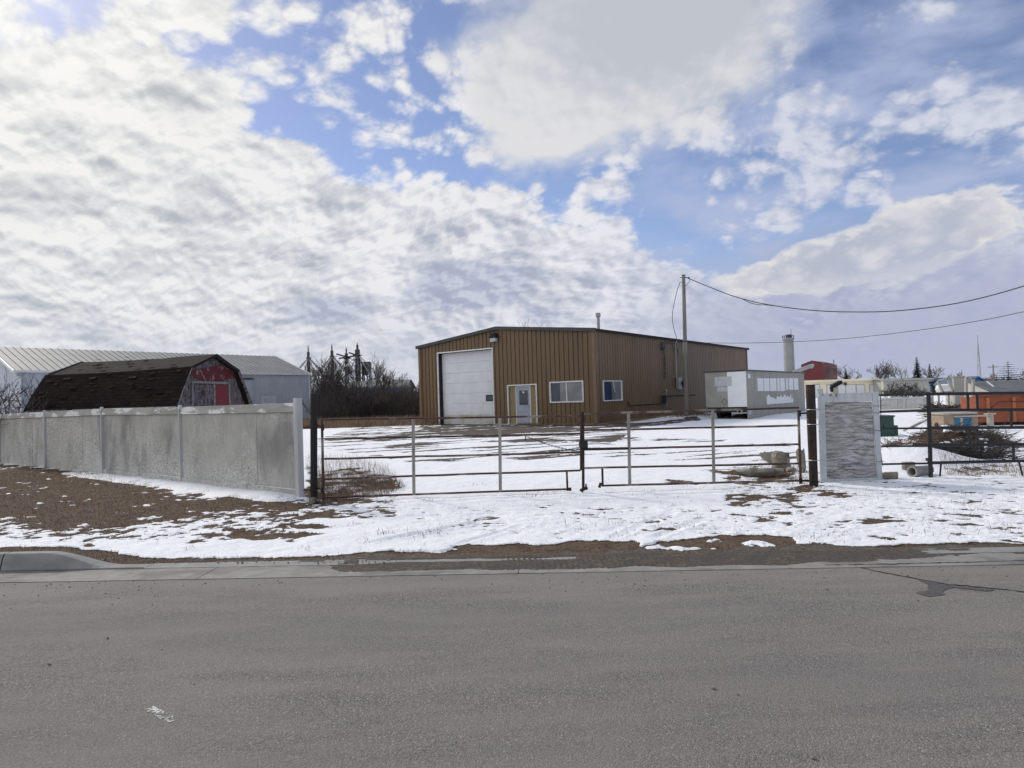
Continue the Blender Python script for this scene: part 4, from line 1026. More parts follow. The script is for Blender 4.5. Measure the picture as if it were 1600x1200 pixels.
# red patch of paint under the ridge
mb = MB(); c1 = [Fg.hit(*q) for q in ((292, 580), (300, 590), (318, 596), (345, 596), (358, 592), (370, 590), (368, 580), (354, 562), (346, 562))]
mb.v = [tuple(Fg.p(u, min(z, zB-.05+(zA-zB)*min(1, max(0, (u-bu)/(SWd/2-bu))) if u < SWd/2 else zA-.06-(zA-zB)*(u-SWd/2)/(SWd/2-bu)), .006)) for u, z in c1]; mb.f = [tuple(range(len(c1)))]
mb.build('gable_paint', M['red_paint'], root)
mb = MB()
M['shed_trim'] = surf('dirty_white_trim', (0.17, 0.16, 0.15), (0.27, 0.26, 0.25), 8, 0.8, 0.3, 0.003, c3=(0.08, 0.06, 0.055), t3=(0.5, 0.62), s3=6)
pf = [(-.04, zE-.05), (bu*.3, zE+(zB-zE)*.36), (bu+.0, zB-.02)]
for sgn in (0, 1):
    mb = MB()
    for (a, z), (b_, zb) in zip(pf[:-1], pf[1:]):
        A = a if sgn == 0 else SWd-a; B = b_ if sgn == 0 else SWd-b_
        mb.bar(Fg.p(A, z, .25), Fg.p(B, zb, .25), .03, .10, up=tuple(SR))
    mb.build('barge_board', M['shed_trim'], root)
mb = MB(); mb.bar(Fn.p(-ov, zE-.07, .13), Fn.p(SLn, zE-.07, .13), .03, .11)
mb.build('eave_board', M['shed_trim'], root)
mb = MB(); 
for sgn in (0, 1):
    A = bu if sgn == 0 else SWd-bu; mb = MB(); mb.bar(Fg.p(A, zB-.04, .25), Fg.p(SWd/2, zA-.05, .25), .03, .09, up=tuple(SR)); mb.build('barge_board', M['under'], root)
# double door
d0, d1 = Fg.hu(300.5, 612), Fg.hu(356, 612); dm = Fg.hu(333.5, 612); dt = (Fg.hz(303, 597)+Fg.hz(354, 602))/2
mb = MB()
for a, b_ in ((d0-.09, d0), (dm-.045, dm+.045), (d1, d1+.09)): mb.fbox(Fg, a, b_, 0, dt+.09, .0, .05)
mb.fbox(Fg, d0, dm-.045, dt, dt+.09, 0, .05); mb.fbox(Fg, dm+.045, d1, dt, dt+.09, 0, .05)
mb.build('door_frame', M['shed_trim'], root)
mb = MB(); mb.fbox(Fg, d0+.05, dm-.045, 0, dt-.05, 0.0, .03); mb.build('door', M['shed_wall'], root)['label'] = 'peeled grey shed door leaf'
mb = MB(); mb.fbox(Fg, dm+.045, d1-.02, 0, dt-.05, 0.0, .032)
M['red_door'] = surf('red_door_paint', (0.14, 0.010, 0.018), (0.19, 0.016, 0.026), 5, 0.7, 0.2, 0.003, c3=(0.12, 0.02, 0.02), t3=(0.55, 0.7), s3=4)
mb.build('door', M['red_door'], root)['label'] = 'bright red shed door leaf'
# ================================================================ TRAILER
TC = gnd(1169, 655)
TL = Fr(TC, (-GV) * -1, -SV)      # end face towards the camera, u to the left
tl = TL.hu(1101.5, 600); th = TL.hz(1168, 579)
Tr = Fr(TC, SV, -GV); tr = Tr.hu(1257, 600)
root = thing('office_trailer', 'long putty grey trailer with white repainted patches beside the brown workshop', 'trailer', TC)
zf = TL.hz(1135, 636.5)
mb = MB(); mb.fbox(TL, 0, tl, zf, th, -tr, 0)
body = mb.build('body', M['trailer'], root, bevel=.03)
mb = MB(); mb.fbox(TL, -.05, tl+.05, th, th+.06, -tr-.05, .05); mb.build('roof', M['trim_dark'], root)
mb = MB(); mb.fbox(Tr, 0.05, tr, 0.02, zf, -.05, -.01); mb.build('skirt', M['trailer'], root)
mb = MB(); mb.fbox(TL, .1, tl-.1, zf-.16, zf, -tr+.1, -.06); 
for q in (.5, tl-.5): mb.bar(TL.p(q, zf-.2, .0), TL.p(q, zf-.2, -tr+.2), .08, .2)
mb.build('chassis', M['under'], root)
for q in (.25, tl-.35):
    for dd_ in (1.4, 2.5):
        mb = MB(); c = TL.p(q, .38, -dd_); mb.tube([c-GV*.13, c+GV*.13], .38, 20); w = mb.build('wheel', M['rubber'], root, smooth=True)
        mb = MB(); mb.tube([c-GV*.14, c+GV*.14], .17, 12); mb.build('hub', M['steel'], w)
mb = MB(); mb.fbox(TL, .15, tl-.15, .38, .52, -.12, -.04); mb.bar(TL.p(.4, .5, -.08), TL.p(.4, zf, -.08), .06, .06); mb.bar(TL.p(tl-.4, .5, -.08), TL.p(tl-.4, zf, -.08), .06, .06); mb.build('bumper', M['under'], root)
mb = MB()
for q in (.35, .55): mb = MB(); mb.box(TL.p(q, .45, -.03), (.07, .07, .07), 0); mb.build('tail_light', M['faded'], root)
wu = TL.hu(1136.5, 600); mb = MB(); mb.fbox(TL, .02, wu, zf+.02, th-.03, 0, .012); mb.build('door', M['trailer_white'], root)
def patch(F, px0, py0, px1, py1, n=.004, t=.006):
    u0, z0 = F.hit(px0, py1); u1, z1 = F.hit(px1, py0); mb = MB(); mb.fbox(F, min(u0, u1), max(u0, u1), z0, z1, n, n+t); return mb
mb = patch(TL, 1117, 588, 1143, 604, .012); mb.build('faded_sign', M['faded'], root)
mb = patch(TL, 1121, 604.5, 1136, 612); mb.build('faded_sign', M['faded'], root)
u, z = TL.hit(1132, 628); mb = MB(); s = .17
for a, b_ in (((-s, 0), (0, s)), ((0, s), (s, 0)), ((s, 0), (0, -s)), ((0, -s), (-s, 0))): mb.bar(TL.p(u+a[0], z+a[1], .01), TL.p(u+b_[0], z+b_[1], .01), .008, .02)
mb.build('placard_holder', M['trim_dark'], root)
xs_ = [1183.6, 1192.6, 1193.6, 1202, 1203, 1213, 1214.4, 1218, 1219, 1226, 1228, 1231, 1232.5, 1239.3, 1240.5, 1247]
mb = MB()
for a, b_ in zip(xs_[::2], xs_[1::2]):
    u0, u1 = Tr.hu(a, 600), Tr.hu(b_, 600); z1 = Tr.hz((a+b_)/2, 591); z0 = Tr.hz((a+b_)/2, 611 if a < 1225 else 609)
    mb.fbox(Tr, u0, u1, z0, z1, 0, .01)
mb.build('white_panel', M['trailer_white'], root)
mb = MB(); rr = random.Random(9); ua, ub = Tr.hu(1198, 620), Tr.hu(1239, 620); n = 26
for k in range(n):
    u0 = ua+(ub-ua)*k/n; u1 = ua+(ub-ua)*(k+1)/n; px = 1198+41*k/n
    z0 = Tr.hz(px, 632-(px-1198)*.06)+rr.uniform(-.04, .04); z1 = Tr.hz(px, 623 if 3 < k < 12 or k > 23 else 620)+rr.uniform(-.04, .16)
    mb.fbox(Tr, u0, u1+.001, z0, z1, 0, .01)
mb.build('white_panel', M['trailer_white'], root)
mb = patch(Tr, 1168.8, 584.5, 1172, 591, 0, .01); mb.build('notice', M['trailer_white'], root)
mb = patch(Tr, 1169.5, 641, 1174, 648, 0, .01); mb.build('notice', M['faded'], root)
mb = MB(); mb.fbox(Tr, 0, tr, zf-.02, zf+.02, 0, .02)
for k in range(1, 9): mb.fbox(Tr, tr*k/9-.012, tr*k/9+.012, zf+.02, th-.02, 0, .008)
mb.fbox(Tr, -.02, .05, 0.05, th, .0, .02)
mb.build('seam', M['trailer'], root)
# ================================================================ POLE AND WIRES
PB = gnd(1073, 653); PT = at(1068, 430, PB.y)
root = thing('utility_pole', 'tall grey wooden utility pole between the brown workshop and the trailer', 'pole', PB)
pj = PB.lerp(PT, (653-533)/(653-430))
mb = MB(); mb.tube([PB-Vector((0, 0, .3)), PB.lerp(PT, .25), pj], [.155, .145, .135], 14); mb.build('pole_base', M['pole'], root, smooth=True)
mb = MB(); mb.tube([pj-Vector((0, 0, .05)), pj.lerp(PT, .5), PT], [.12, .108, .098], 14); mb.tube([PT-Vector((0, 0, .02)), PT+Vector((0, 0, .03))], .108, 14); mb.build('pole_top', M['pole'], root, smooth=True)
mb = MB(); mb.tube([pj-Vector((0, 0, .08)), pj+Vector((0, 0, .0))], .145, 14); mb.build('band', M['trim_dark'], root)
mb = MB(); q = PT-Vector((0, 0, .15)); mb.tube([q-Vector((.25, 0, -.02)), q+Vector((.28, 0, -.02))], .02, 6); mb.tube([q+Vector((.26, 0, 0)), q+Vector((.36, 0, -.05))], .05, 8); mb.tube([q-Vector((.22, 0, .28)), q+Vector((0, 0, -.28))], .015, 6)
mb.tube([q+Vector((.3, 0, -.05)), q+Vector((.38, 0, -.2)), q+Vector((.2, 0, -.42)), q+Vector((.08, 0, -.5))], .014, 5)
mb.build('bracket', M['under'], root)
def wire(pp, r, name, label, n=40):
    """pp: list of (px, py, depth) smoothly joined"""
    P = [at(*p) for p in pp]; out = []
    for i in range(len(P)-1):
        p0 = P[max(i-1, 0)]; p1 = P[i]; p2 = P[i+1]; p3 = P[min(i+2, len(P)-1)]
        for k in range(n//len(P)+1):
            t = k/(n//len(P)+1)
            out.append(0.5*((2*p1)+(p2-p0)*t+(2*p0-5*p1+4*p2-p3)*t*t+(3*p1-p0-3*p2+p3)*t**3))
    out.append(P[-1]); mb = MB(); mb.tube(out, r, 5)
    return tag(mb.build(name, M['cable']), label, 'cable')
D0 = PB.y
wire([(1071, 433, D0), (1110, 449, D0-1.2), (1150, 464, D0-2.5), (1200, 476, D0-4), (1270, 485, D0-6), (1340, 487.5, D0-8), (1410, 485, D0-10), (1500, 473, D0-12.4), (1600, 447, D0-15), (1720, 405, D0-18)], .024, 'overhead_cable', 'thick black cable sagging from the pole top out to the right')
wire([(1160, 467, D0-2.8), (1172, 473, D0-3.2), (1185, 476, D0-3.6), (1200, 476.8, D0-4.1), (1225, 480, D0-5)], .018, 'overhead_cable', 'short loose cable strand hanging under the thick black cable')
wire([(1095, 535.5, 58), (1160, 536, 55), (1240, 534, 51), (1320, 529, 47), (1420, 518, 42), (1520, 503, 38), (1600, 487, 35), (1720, 460, 31)], .020, 'overhead_cable', 'lower thin cable passing across the concrete silo behind the trailer')
mst = Fs.p(cu, EH-.05, .24)
P = [PT-Vector((.22, 0, .42)), PT+Vector((-.45, .0, -1.6)), PT+Vector((-.75, .4, -3.0)), mst]
P[1] = at(1057, 458, D0+.3); P[2] = at(1050.5, 497, D0+.8)
mb = MB(); out = []
for i in range(3):
    p0 = P[max(i-1, 0)]; p1 = P[i]; p2 = P[i+1]; p3 = P[min(i+2, 3)]
    for k in range(8):
        t = k/8; out.append(0.5*((2*p1)+(p2-p0)*t+(2*p0-5*p1+4*p2-p3)*t*t+(3*p1-p0-3*p2+p3)*t**3))
out.append(P[-1]); mb.tube(out, .018, 5)
tag(mb.build('overhead_cable', M['cable']), 'thin cable dropping from the pole to the brown workshop wall', 'cable')
# ================================================================ LEFT PLYWOOD FENCE
hF = FL.hit
def fz(px, py): return hF(px, py)
top_pts = [(0, 647.5), (72, 643.5), (162, 638.5), (284, 636), (380, 632.5), (464, 629.5)]
bot_pts = [(0, 722), (72, 730), (162, 736), (284, 758), (380, 768), (464, 777)]
posts = [1.5, 72.5, 162, 284.5]
root = thing('plywood_fence', 'long weathered grey plywood fence running away to the left edge', 'fence', LG0)
if FL.N.y > 0: FL.N = -FL.N
ends = [FL.hu(471, 700)] + [FL.hu(p, 690) for p in reversed(posts)] + [FL.hu(1.5, 690)*1.26]
us_t = [(FL.hu(*p), FL.hz(*p)) for p in top_pts][::-1]; us_b = [(FL.hu(*p), FL.hz(*p)) for p in bot_pts][::-1]
def lin(pts, u):
    pts = sorted(pts); return float(np.interp(u, [p[0] for p in pts], [p[1] for p in pts]))
ztop = lambda u: lin(us_t, u); zbot = lambda u: max(-0.05, lin(us_b, u))
rr = random.Random(12)
seam_px = {0: 402, 1: 241, 2: 129, 3: 51}
for k in range(len(ends)-1):
    u0, u1 = ends[k], ends[k+1]
    sm = FL.hu(seam_px[k], 690) if k in seam_px else (u0+u1)/2
    for a, b_ in ((u0+.03, sm-.004), (sm+.004, u1-.02)):
        za, zb = ztop(a)-.10, ztop(b_)-.10; n0 = rr.uniform(-.004, .010)
        P = FL.p
        zl = -0.12 if k > 1 else 0.13
        mb = MB(); mb.hexa([P(a, zl, n0-.015), P(b_, zl, n0-.015), P(b_, zl, n0+.004), P(a, zl, n0+.004), P(a, za, n0-.015), P(b_, zb, n0-.015), P(b_, zb, n0+.004), P(a, za, n0+.004)])
        mb.build('panel', M['fenceply'], root)
    P = FL.p
    mb = MB(); ta, tb = ztop(u0+.05), ztop(u1-.03); w = 0.155
    mb.hexa([P(u0+.05, ta-w, .016), P(u1-.03, tb-w, .016), P(u1-.03, tb-w, .045), P(u0+.05, ta-w, .045), P(u0+.05, ta, .016), P(u1-.03, tb, .016), P(u1-.03, tb, .045), P(u0+.05, ta, .045)])
    mb.build('top_board', M['wood_cap'], root, bevel=.004)
    if k < 2:
        mb = MB(); mb.hexa([P(u0+.05, -.10, .012), P(u1-.03, -.10, .012), P(u1-.03, -.10, .038), P(u0+.05, -.10, .038), P(u0+.05, .125, .012), P(u1-.03, .14, .012), P(u1-.03, .14, .038), P(u0+.05, .125, .038)])
        mb.build('bottom_board', M['fenceply'], root, bevel=.004)
for k, u in enumerate(ends):
    if k == 0: continue
    mb = MB(); t = ztop(u)+.045; mb.fbox(FL, u-.022, u+.022, -.15, t, .048 if False else .0, .062)
    mb.build('post', M['wood_post'], root, bevel=.004)
    if k in (1, 2):
        mb = MB(); mb.fbox(FL, u-.07, u-.02, t-.09, t-.01, .046, .075); mb.build('bracket', M['white'], root)
pe = FL.p(-.03, 0, .03); 
mb = MB(); tz = FL.hz(469, 622)
mb.fbox(FL, -.055, .050, -.15, tz, -.04, .075); mb.build('end_post', M['wood_post'], root, bevel=.006)
mb = MB(); mb.fbox(FL, .055, .085, -.1, tz-.02, -.02, .05); mb.build('end_post', M['wood_post'], root, bevel=.004)
# ================================================================ GATES
A0 = gnd(503, 784); A1 = gnd(1250, 758.5)
GT = Fr(A0, A1-A0);
if GT.N.y > 0: GT.N = -GT.N
hG = GT.hit
def gp(px, py, n=0.0):
    u, z = GT.hit(px, py, n); return GT.p(u, z, n)
def pipe(mb, a, b_, r=.018, n=0.0, wob=0.006, seg=7):
    p, q = gp(*a, n), gp(*b_, n); L = (q-p).length; k = max(2, int(L/.35)) if wob else 1
    pts = []
    for i in range(k+1):
        pt = p.lerp(q, i/k)
        if 0 < i < k: pt = pt + Vector((rr.uniform(-1, 1)*wob*.3, rr.uniform(-1, 1)*wob*.5, rr.uniform(-1, 1)*wob*.6))
        pts.append(pt)
    mb.tube(pts, r, seg); return mb
# left gate post
pb = gnd(490, 784)
root = thing('gate_post', 'black round steel gate post beside the end of the plywood fence', 'post', pb)
pt_ = at(490.3, 616, pb.y)
mb = MB(); mb.tube([pb-Vector((0, 0, .2)), pt_], .056, 16); mb.build('pipe', M['black'], root, smooth=True)
mb = MB(); mb.tube([pt_, pt_+Vector((0, 0, .006))], .058, 16); mb.build('cap', M['black'], root)
for y in (667, 765):
    q = at(490, y, pb.y); mb = MB(); mb.tube([q-Vector((0, 0, .025)), q+Vector((0, 0, .025))], .064, 14)
    mb.tube([q+Vector((-.05, -.02, 0)), q+Vector((-.16, -.01, .0))], .011, 6)
    mb.build('clamp', M['rust_dark'], root)
rk = at(489, 780, pb.y-.12)
tag(MB().lump((rk.x, rk.y, .04), (.17, .15, .16), 5, 9).build('rock', M['rubble']), 'small pale rock at the foot of the black gate post', 'rock')
root = thing('farm_gate', 'wide left gate leaf of rusty pipes hinged on the black post', 'gate', A0)
rails = [((507, 655.5), (907, 649.8)), ((507, 686), (907, 677.6)), ((507, 717), (907, 706.8)), ((507, 748.5), (907, 735)), ((507, 777.5), (888, 764.3))]
for a, b_ in rails: pipe(MB(), a, b_, .0172).build('rail', M['rust'], root, smooth=True)
pipe(MB(), (503, 655), (505.5, 781), .021, wob=.003).build('hinge_stile', M['rust'], root, smooth=True)
pipe(MB(), (907.5, 647), (907.5, 735), .017, wob=.003).build('latch_stile', M['rust'], root, smooth=True)
pipe(MB(), (885.5, 735), (886.5, 765), .017, wob=0).build('short_stile', M['rust_dark'], root, smooth=True)
for a, b_ in (((645.5, 655), (646.8, 774)), ((780.8, 653), (781.8, 768))):
    p, q = gp(*a, .022), gp(*b_, .022); MB().bar(p, q, .052, .010, up=tuple(GT.N)).build('flat_strap', M['galv'], root, bevel=.002)
for y0, py in ((668, 668), (765, 766)):
    q = gp(504, py); w = at(491, py-2, pb.y); mb = MB()
    mid = (q+w)/2+Vector((0, 0, .025)); mb.tube([w, mid, q], .013, 6); mb.tube([q-Vector((0, 0, .05)), q+Vector((0, 0, .05))], .026, 8); mb.build('hinge', M['rust_dark'], root)
p = gp(887, 764.5); mb = MB(); mb.tube([p-Vector((0.02, 0, 0)), p+Vector((.06, 0, 0))], .028, 10); mb.build('pipe_end', M['rust_dark'], root)
root = thing('farm_gate', 'wide right gate leaf of rusty pipes hinged on the thick rusty post', 'gate', gp(1250, 757))
rails = [((912, 646.8), (1248, 637)), ((912, 672.5), (1249, 664.7)), ((912, 702.5), (1250, 694)), ((912, 731.5), (1250.5, 724.2)), ((940, 759), (1251, 751))]
for i, (a, b_) in enumerate(rails): pipe(MB(), a, b_, .0172).build('rail', M['rust'], root, smooth=True)
pipe(MB(), (910.8, 643.5), (911.3, 762), .024, wob=.003).build('latch_stile', M['rust_dark'], root, smooth=True)
pipe(MB(), (941, 731.5), (941.8, 760), .018, wob=0).build('short_stile', M['rust_dark'], root, smooth=True)
pipe(MB(), (1247.6, 641), (1251.2, 753), .021, wob=.003).build('hinge_stile', M['rust'], root, smooth=True)
for a, b_ in (((982, 646.5), (984, 757)), ((1113.5, 641), (1115.5, 754))):
    p, q = gp(*a, .022), gp(*b_, .022); MB().bar(p, q, .052, .010, up=tuple(GT.N)).build('flat_strap', M['galv'], root, bevel=.002)
p = gp(911, 762); mb = MB(); mb.bar(p+Vector((-.02, -.02, -.03)), p+Vector((.07, 0, -.0)), .03, .05); mb.bar(p+Vector((-.05, 0, -.03)), p+Vector((-.0, 0, -.06)), .03, .04); mb.tube([p+Vector((.05, 0, -.04)), p+Vector((.05, 0, .06))], .013, 6); mb.build('drop_bolt', M['rust_dark'], root)
p = gp(939, 759); mb = MB(); mb.bar(p+Vector((-.03, 0, -.03)), p+Vector((-.0, 0, .05)), .03, .04); mb.build('pipe_end', M['rust_dark'], root)
p = gp(911, 694); mb = MB(); mb.fbox(Fr(p, GT.U), -.065, .075, -.06, .06, -.035, .045); mb.bar(p+Vector((-.03, -.03, -.06)), p+Vector((-.03, -.03, -.14)), .03, .03); mb.build('latch', M['under'], root, bevel=.01)
q0, q1 = gp(913, 702), gp(982, 700.5); mb = MB(); mb.tube([q0+GT.N*.01, q1+GT.N*.01], .023, 7); mb.build('sleeve', M['rust_dark'], root)
q0, q1 = gp(1210, 637.5), gp(1262, 646)
p = gp(1247.5, 645); w_ = gnd(1271, 757)
for py in (646, 751):
    q = gp(1249 if py < 700 else 1251, py); w = at(1268 if py < 700 else 1273, py+1, w_.y); mb = MB(); mb.tube([q-Vector((0, 0, .05)), q+Vector((0, 0, .05))], .028, 8)
    mb.tube([q, (q+w)/2+Vector((0, 0, .01)), w], .016, 6); mb.build('hinge', M['rust_dark'], root)
# chain
def chain(p0, p1, sag, name, label, link=.038):
    L = (p1-p0).length*1.06; n = int(L/(link*.78)); mb = MB()
    pts = [p0.lerp(p1, k/n)-Vector((0, 0, sag*4*(k/n)*(1-k/n))) for k in range(n+1)]
    for k in range(n):
        a, b_ = pts[k], pts[k+1]; d = (b_-a).normalized(); s = Vector((0, 0, 1)) if k % 2 else d.cross(Vector((0, 0, 1))).normalized()
        s = (s-d*s.dot(d)).normalized(); c = (a+b_)/2; r_ = link*.28
        loop = [c+d*(math.cos(t)*link*.5)+s*(math.sin(t)*r_) for t in np.linspace(0, 2*math.pi, 9)]
        mb.tube(loop, .0042, 4, cap=False)
    return tag(mb.build(name, M['chain']), label, 'chain')
chain(gp(822, 681.5, .03), gp(906, 706, .03), .03, 'chain', 'rusty chain slanting down across the left gate leaf to the latch')
chain(gp(858, 705, .03), gp(908, 698, .03), .02, 'chain', 'short doubled chain looped round the middle gate stiles beside the latch')
mb = MB(); p = gp(821, 681.5, .03); mb.tube([p+Vector((0, 0, .03)), p-Vector((0, 0, .09))], .009, 6); tag(mb.build('hook', M['chain']), 'small steel hook where the slanting chain hangs from the left gate', 'hook')
# ================================================================ RIGHT POST AND PLYWOOD PANEL
pb = gnd(1271.5, 758)
root = thing('gate_post', 'thick dark rusty pipe post holding the right gate leaf', 'post', pb)
tp = at(1266, 601, pb.y-.0)
mb = MB(); mb.tube([pb-Vector((0, 0, .2)), pb.lerp(tp, .3), pb.lerp(tp, .7), tp], [.070, .068, .074, .072], 18); mb.build('pipe', M['rust_dark'], root, smooth=True)
for py in (640, 663, 719):
    f = (758-py)/(758-601); q = pb.lerp(tp, f); e = at(1289, py-.5, pb.y-.09)
    mb = MB(); mb.tube([q+Vector((-.075, -.0, 0)), q+Vector((-.05, -.06, 0)), q+Vector((0, -.08, 0)), q+Vector((.06, -.07, 0)), e], .0065, 5); mb.build('wire_tie', M['steel'], root)
# plywood panel
B0 = gnd(1281, 753.5); B1 = gnd(1375, 750)
PF = Fr(B0, B1-B0);
if PF.N.y > 0: PF.N = -PF.N
def pbar(name, quad, n0, n1, mat, parent):
    uz = [PF.hit(*q) for q in quad]; P = PF.p; mb = MB()
    mb.hexa([P(*uz[0], n0), P(*uz[1], n0), P(*uz[1], n1), P(*uz[0], n1), P(*uz[3], n0), P(*uz[2], n0), P(*uz[2], n1), P(*uz[3], n1)])
    return mb.build(name, M[mat], parent, bevel=.003)
root = thing('fence_panel', 'peeling white framed plywood panel standing beside the thick rusty post', 'fence', B0)
M['panel_frame'] = surf('peeling_white_board', (0.40, 0.42, 0.44), (0.50, 0.52, 0.545), 10, 0.85, 0.5, 0.004, c3=(0.17, 0.16, 0.155), t3=(0.60, 0.68), s3=9, st=(1, 1, .4))
pbar('plywood', [(1288, 750.5), (1370, 747), (1362, 628), (1283, 628)], -.012, .004, 'ply_panel', root)
pbar('board', [(1281, 753.5), (1291, 752.5), (1287, 619), (1276.5, 619)], .005, .035, 'panel_frame', root)
pbar('board', [(1370, 750), (1377, 749.5), (1371, 612), (1361, 612)], .005, .035, 'panel_frame', root)
pbar('board', [(1286, 629), (1361.2, 627.5), (1360.8, 613), (1286, 615)], .005, .03, 'panel_frame', root)
pbar('board', [(1291, 753), (1370, 750), (1369.9, 746), (1290.8, 748.5)], .004, .026, 'panel_frame', root)
pbar('board', [(1275, 752), (1281, 752), (1276.5, 607), (1270.5, 607)], -.12, -.09, 'wood_post', root)
pbar('board', [(1283, 620), (1287, 619.5), (1286, 607), (1277, 608)], -.03, 0.0, 'panel_frame', root)
for py, x0, x1 in ((634, 1361, 1379), (645, 1361.5, 1379), (672, 1363, 1380), (721, 1368, 1380)):
    mb = MB(); p = PF.p(*PF.hit(x0, py), .038); q = PF.p(*PF.hit(x1, py-.5), .03); mb.tube([p, p.lerp(q, .6)+Vector((0, -.005, -.008)), q], .0035, 4); mb.build('wire_tie', M['under'], root)
# bent pipe hood behind the panel
hb = gnd(1306, 742); root = thing('pipe_post', 'pale pipe post with a tilted black hood rising behind the peeling plywood panel', 'post', hb)
d = hb.y; mb = MB(); mb.bar((hb.x, hb.y, 0), at(1304.5, 601, d), .085, .085); mb.build('post', M['lightwood'], root)
mb = MB(); mb.bar(at(1299.5, 604, d), at(1314, 596.5, d), .12, .065); mb.bar(at(1299, 604, d), at(1301.5, 612, d), .05, .07); mb.build('hood', M['black'], root, bevel=.01)
# ================================================================ RIGHT BLACK PIPE FENCE
C0_ = gnd(1453, 746.5); 
BF = Fr(C0_, Vector((1, -0.02, 0)));
if BF.N.y > 0: BF.N = -BF.N
def bp_(px, py, n=0.0): u, z = BF.hit(px, py, n); return BF.p(u, z, n)
root = thing('pipe_fence', 'black steel pipe fence and post at the right edge', 'fence', C0_)
def bpipe(name, a, b_, r, n=0.0): 
    mb = MB(); mb.tube([bp_(*a, n), bp_(*b_, n)], r, 10); return mb.build(name, M['bluefence'], root, smooth=True)
bpipe('post', (1450.5, 612.5), (1454.5, 748), .034)
for a, b_ in (((1374, 617.3), (1449, 616.6)), ((1374, 643.8), (1449, 641.8)), ((1376, 669.6), (1449, 669)), ((1377, 697.3), (1450, 696.9)), ((1378, 725.3), (1450, 724)),): bpipe('rail', a, b_, .017)
ex = 2250
for (y0, y1), r in zip(((615.6, 614.2), (641.2, 640), (668.6, 667.9), (695.6, 694.2), (723.4, 720.0)), (.029, .027, .027, .027, .027)):
    y2 = y0+(y1-y0)*(ex-1450)/(150); bpipe('rail', (1450, y0), (ex, y2), r)
for (x, a, b_) in ((1512.5, 615, 641), (1527, 615, 641), (1580, 641, 668), (1514.5, 668, 695), (1527, 668, 695), (1583.5, 694, 721), (1648, 641, 668), (1655, 694, 721), (1640, 615, 641), (1790, 614, 638), (1900, 639, 664), (2010, 612, 637), (2120, 690, 714)): bpipe('stay', (x-.5, a), (x+.5, b_), .021)
for a, b_ in (((1470.5, 722), (1468.5, 747)), ((1592, 721), (1598, 744)), ((1700, 720), (1704, 745)), ((1860, 718), (1864, 742)), ((2040, 716), (2044, 740))): bpipe('leg', a, b_, .015)
for px, py in ((1446.5, 636), (1449.5, 718)):
    mb = MB(); mb.box(bp_(px, py), (.045, .05, .05)); mb.build('lug', M['bluefence'], root)
mb = MB(); p = [bp_(1375.5, 619), bp_(1376.5, 650), bp_(1374.5, 690), bp_(1379, 728)]; mb.tube(p, .006, 5); mb.build('wire_tie', M['under'], root)
# ================================================================ OBJECTS ON THE GROUND, RIGHT
def rubble(px, py, wpx, hpx, seed, name, label, cat='concrete chunk', d=None, dep=.8, rz=0, mat='rubble', grp=None):
    p = gnd(px, py+hpx/2) if d is None else at(px, py, d); d = p.y
    w = wpx*d/FPX; h = hpx*d/FPX; z = height_at(p.x, d)
    mb = MB().lump((p.x, d+w*dep/2, z+h*.40), (w*1.05, w*dep, h*1.15), seed, 14, .34, rz, .62)
    return tag(mb.build(name, M[mat]), label, cat, grp)
rubble(1207, 714, 28, 21, 3, 'rubble_chunk', 'left round concrete chunk in the pile inside the right gate', grp='concrete chunks behind the right gate')
rubble(1232, 720, 30, 30, 8, 'rubble_chunk', 'tallest leaning concrete chunk in the pile inside the right gate', grp='concrete chunks behind the right gate')
rubble(1186, 739, 80, 13, 11, 'rubble_chunk', 'flat broken concrete slab lying lowest in front of the chunks', dep=.5, rz=.12, grp='concrete chunks behind the right gate')
rubble(1259, 714, 14, 50, 16, 'rubble_chunk', 'narrow upright concrete chunk leaning behind the thick rusty post', dep=1.2, grp='concrete chunks behind the right gate')
rubble(1240, 733, 14, 9, 19, 'rubble_chunk', 'smallest concrete piece between the slab and the rusty post', grp='concrete chunks behind the right gate')
rubble(1389, 742, 27, 15, 21, 'concrete_block', 'brown broken concrete block beside the foot of the plywood panel', 'concrete block', dep=.6)
# pipe lying down
pa = gnd(1425, 746); pa.z = .10
d1 = Vector((.62, .30, 0)).normalized()
mb = MB(); r_ = .085; n = 20; pb2 = pa+d1*.50
for (a, r1, b_, r2) in ((pa, r_*1.12, pa+d1*.10, r_*1.12), (pa+d1*.10, r_*1.12, pa+d1*.12, r_), (pa+d1*.12, r_, pb2, r_*.92), (pa, r_*.80, pb2, r_*.75), (pa, r_*1.12, pa, r_*.80)):
    s = d1.cross(Vector((0, 0, 1)))
    for j in range(n):
        t0, t1 = 2*math.pi*j/n, 2*math.pi*(j+1)/n
        f = lambda c, r, t: c+s*(math.cos(t)*r)+Vector((0, 0, math.sin(t)*r))
        mb.quad(f(a, r1, t0), f(a, r1, t1), f(b_, r2, t1), f(b_, r2, t0))
tag(mb.build('clay_pipe', M['concrete']), 'short open-ended grey-brown pipe lying in the snow by the black fence post', 'pipe')
p = gnd(1425, 738); mb = MB(); mb.box((p.x, p.y+.1, .10), (.20, .10, .16)); tag(mb.build('cinder_block', M['rubble'], bevel=.01), 'small square concrete block just behind the open-ended pipe', 'concrete block')
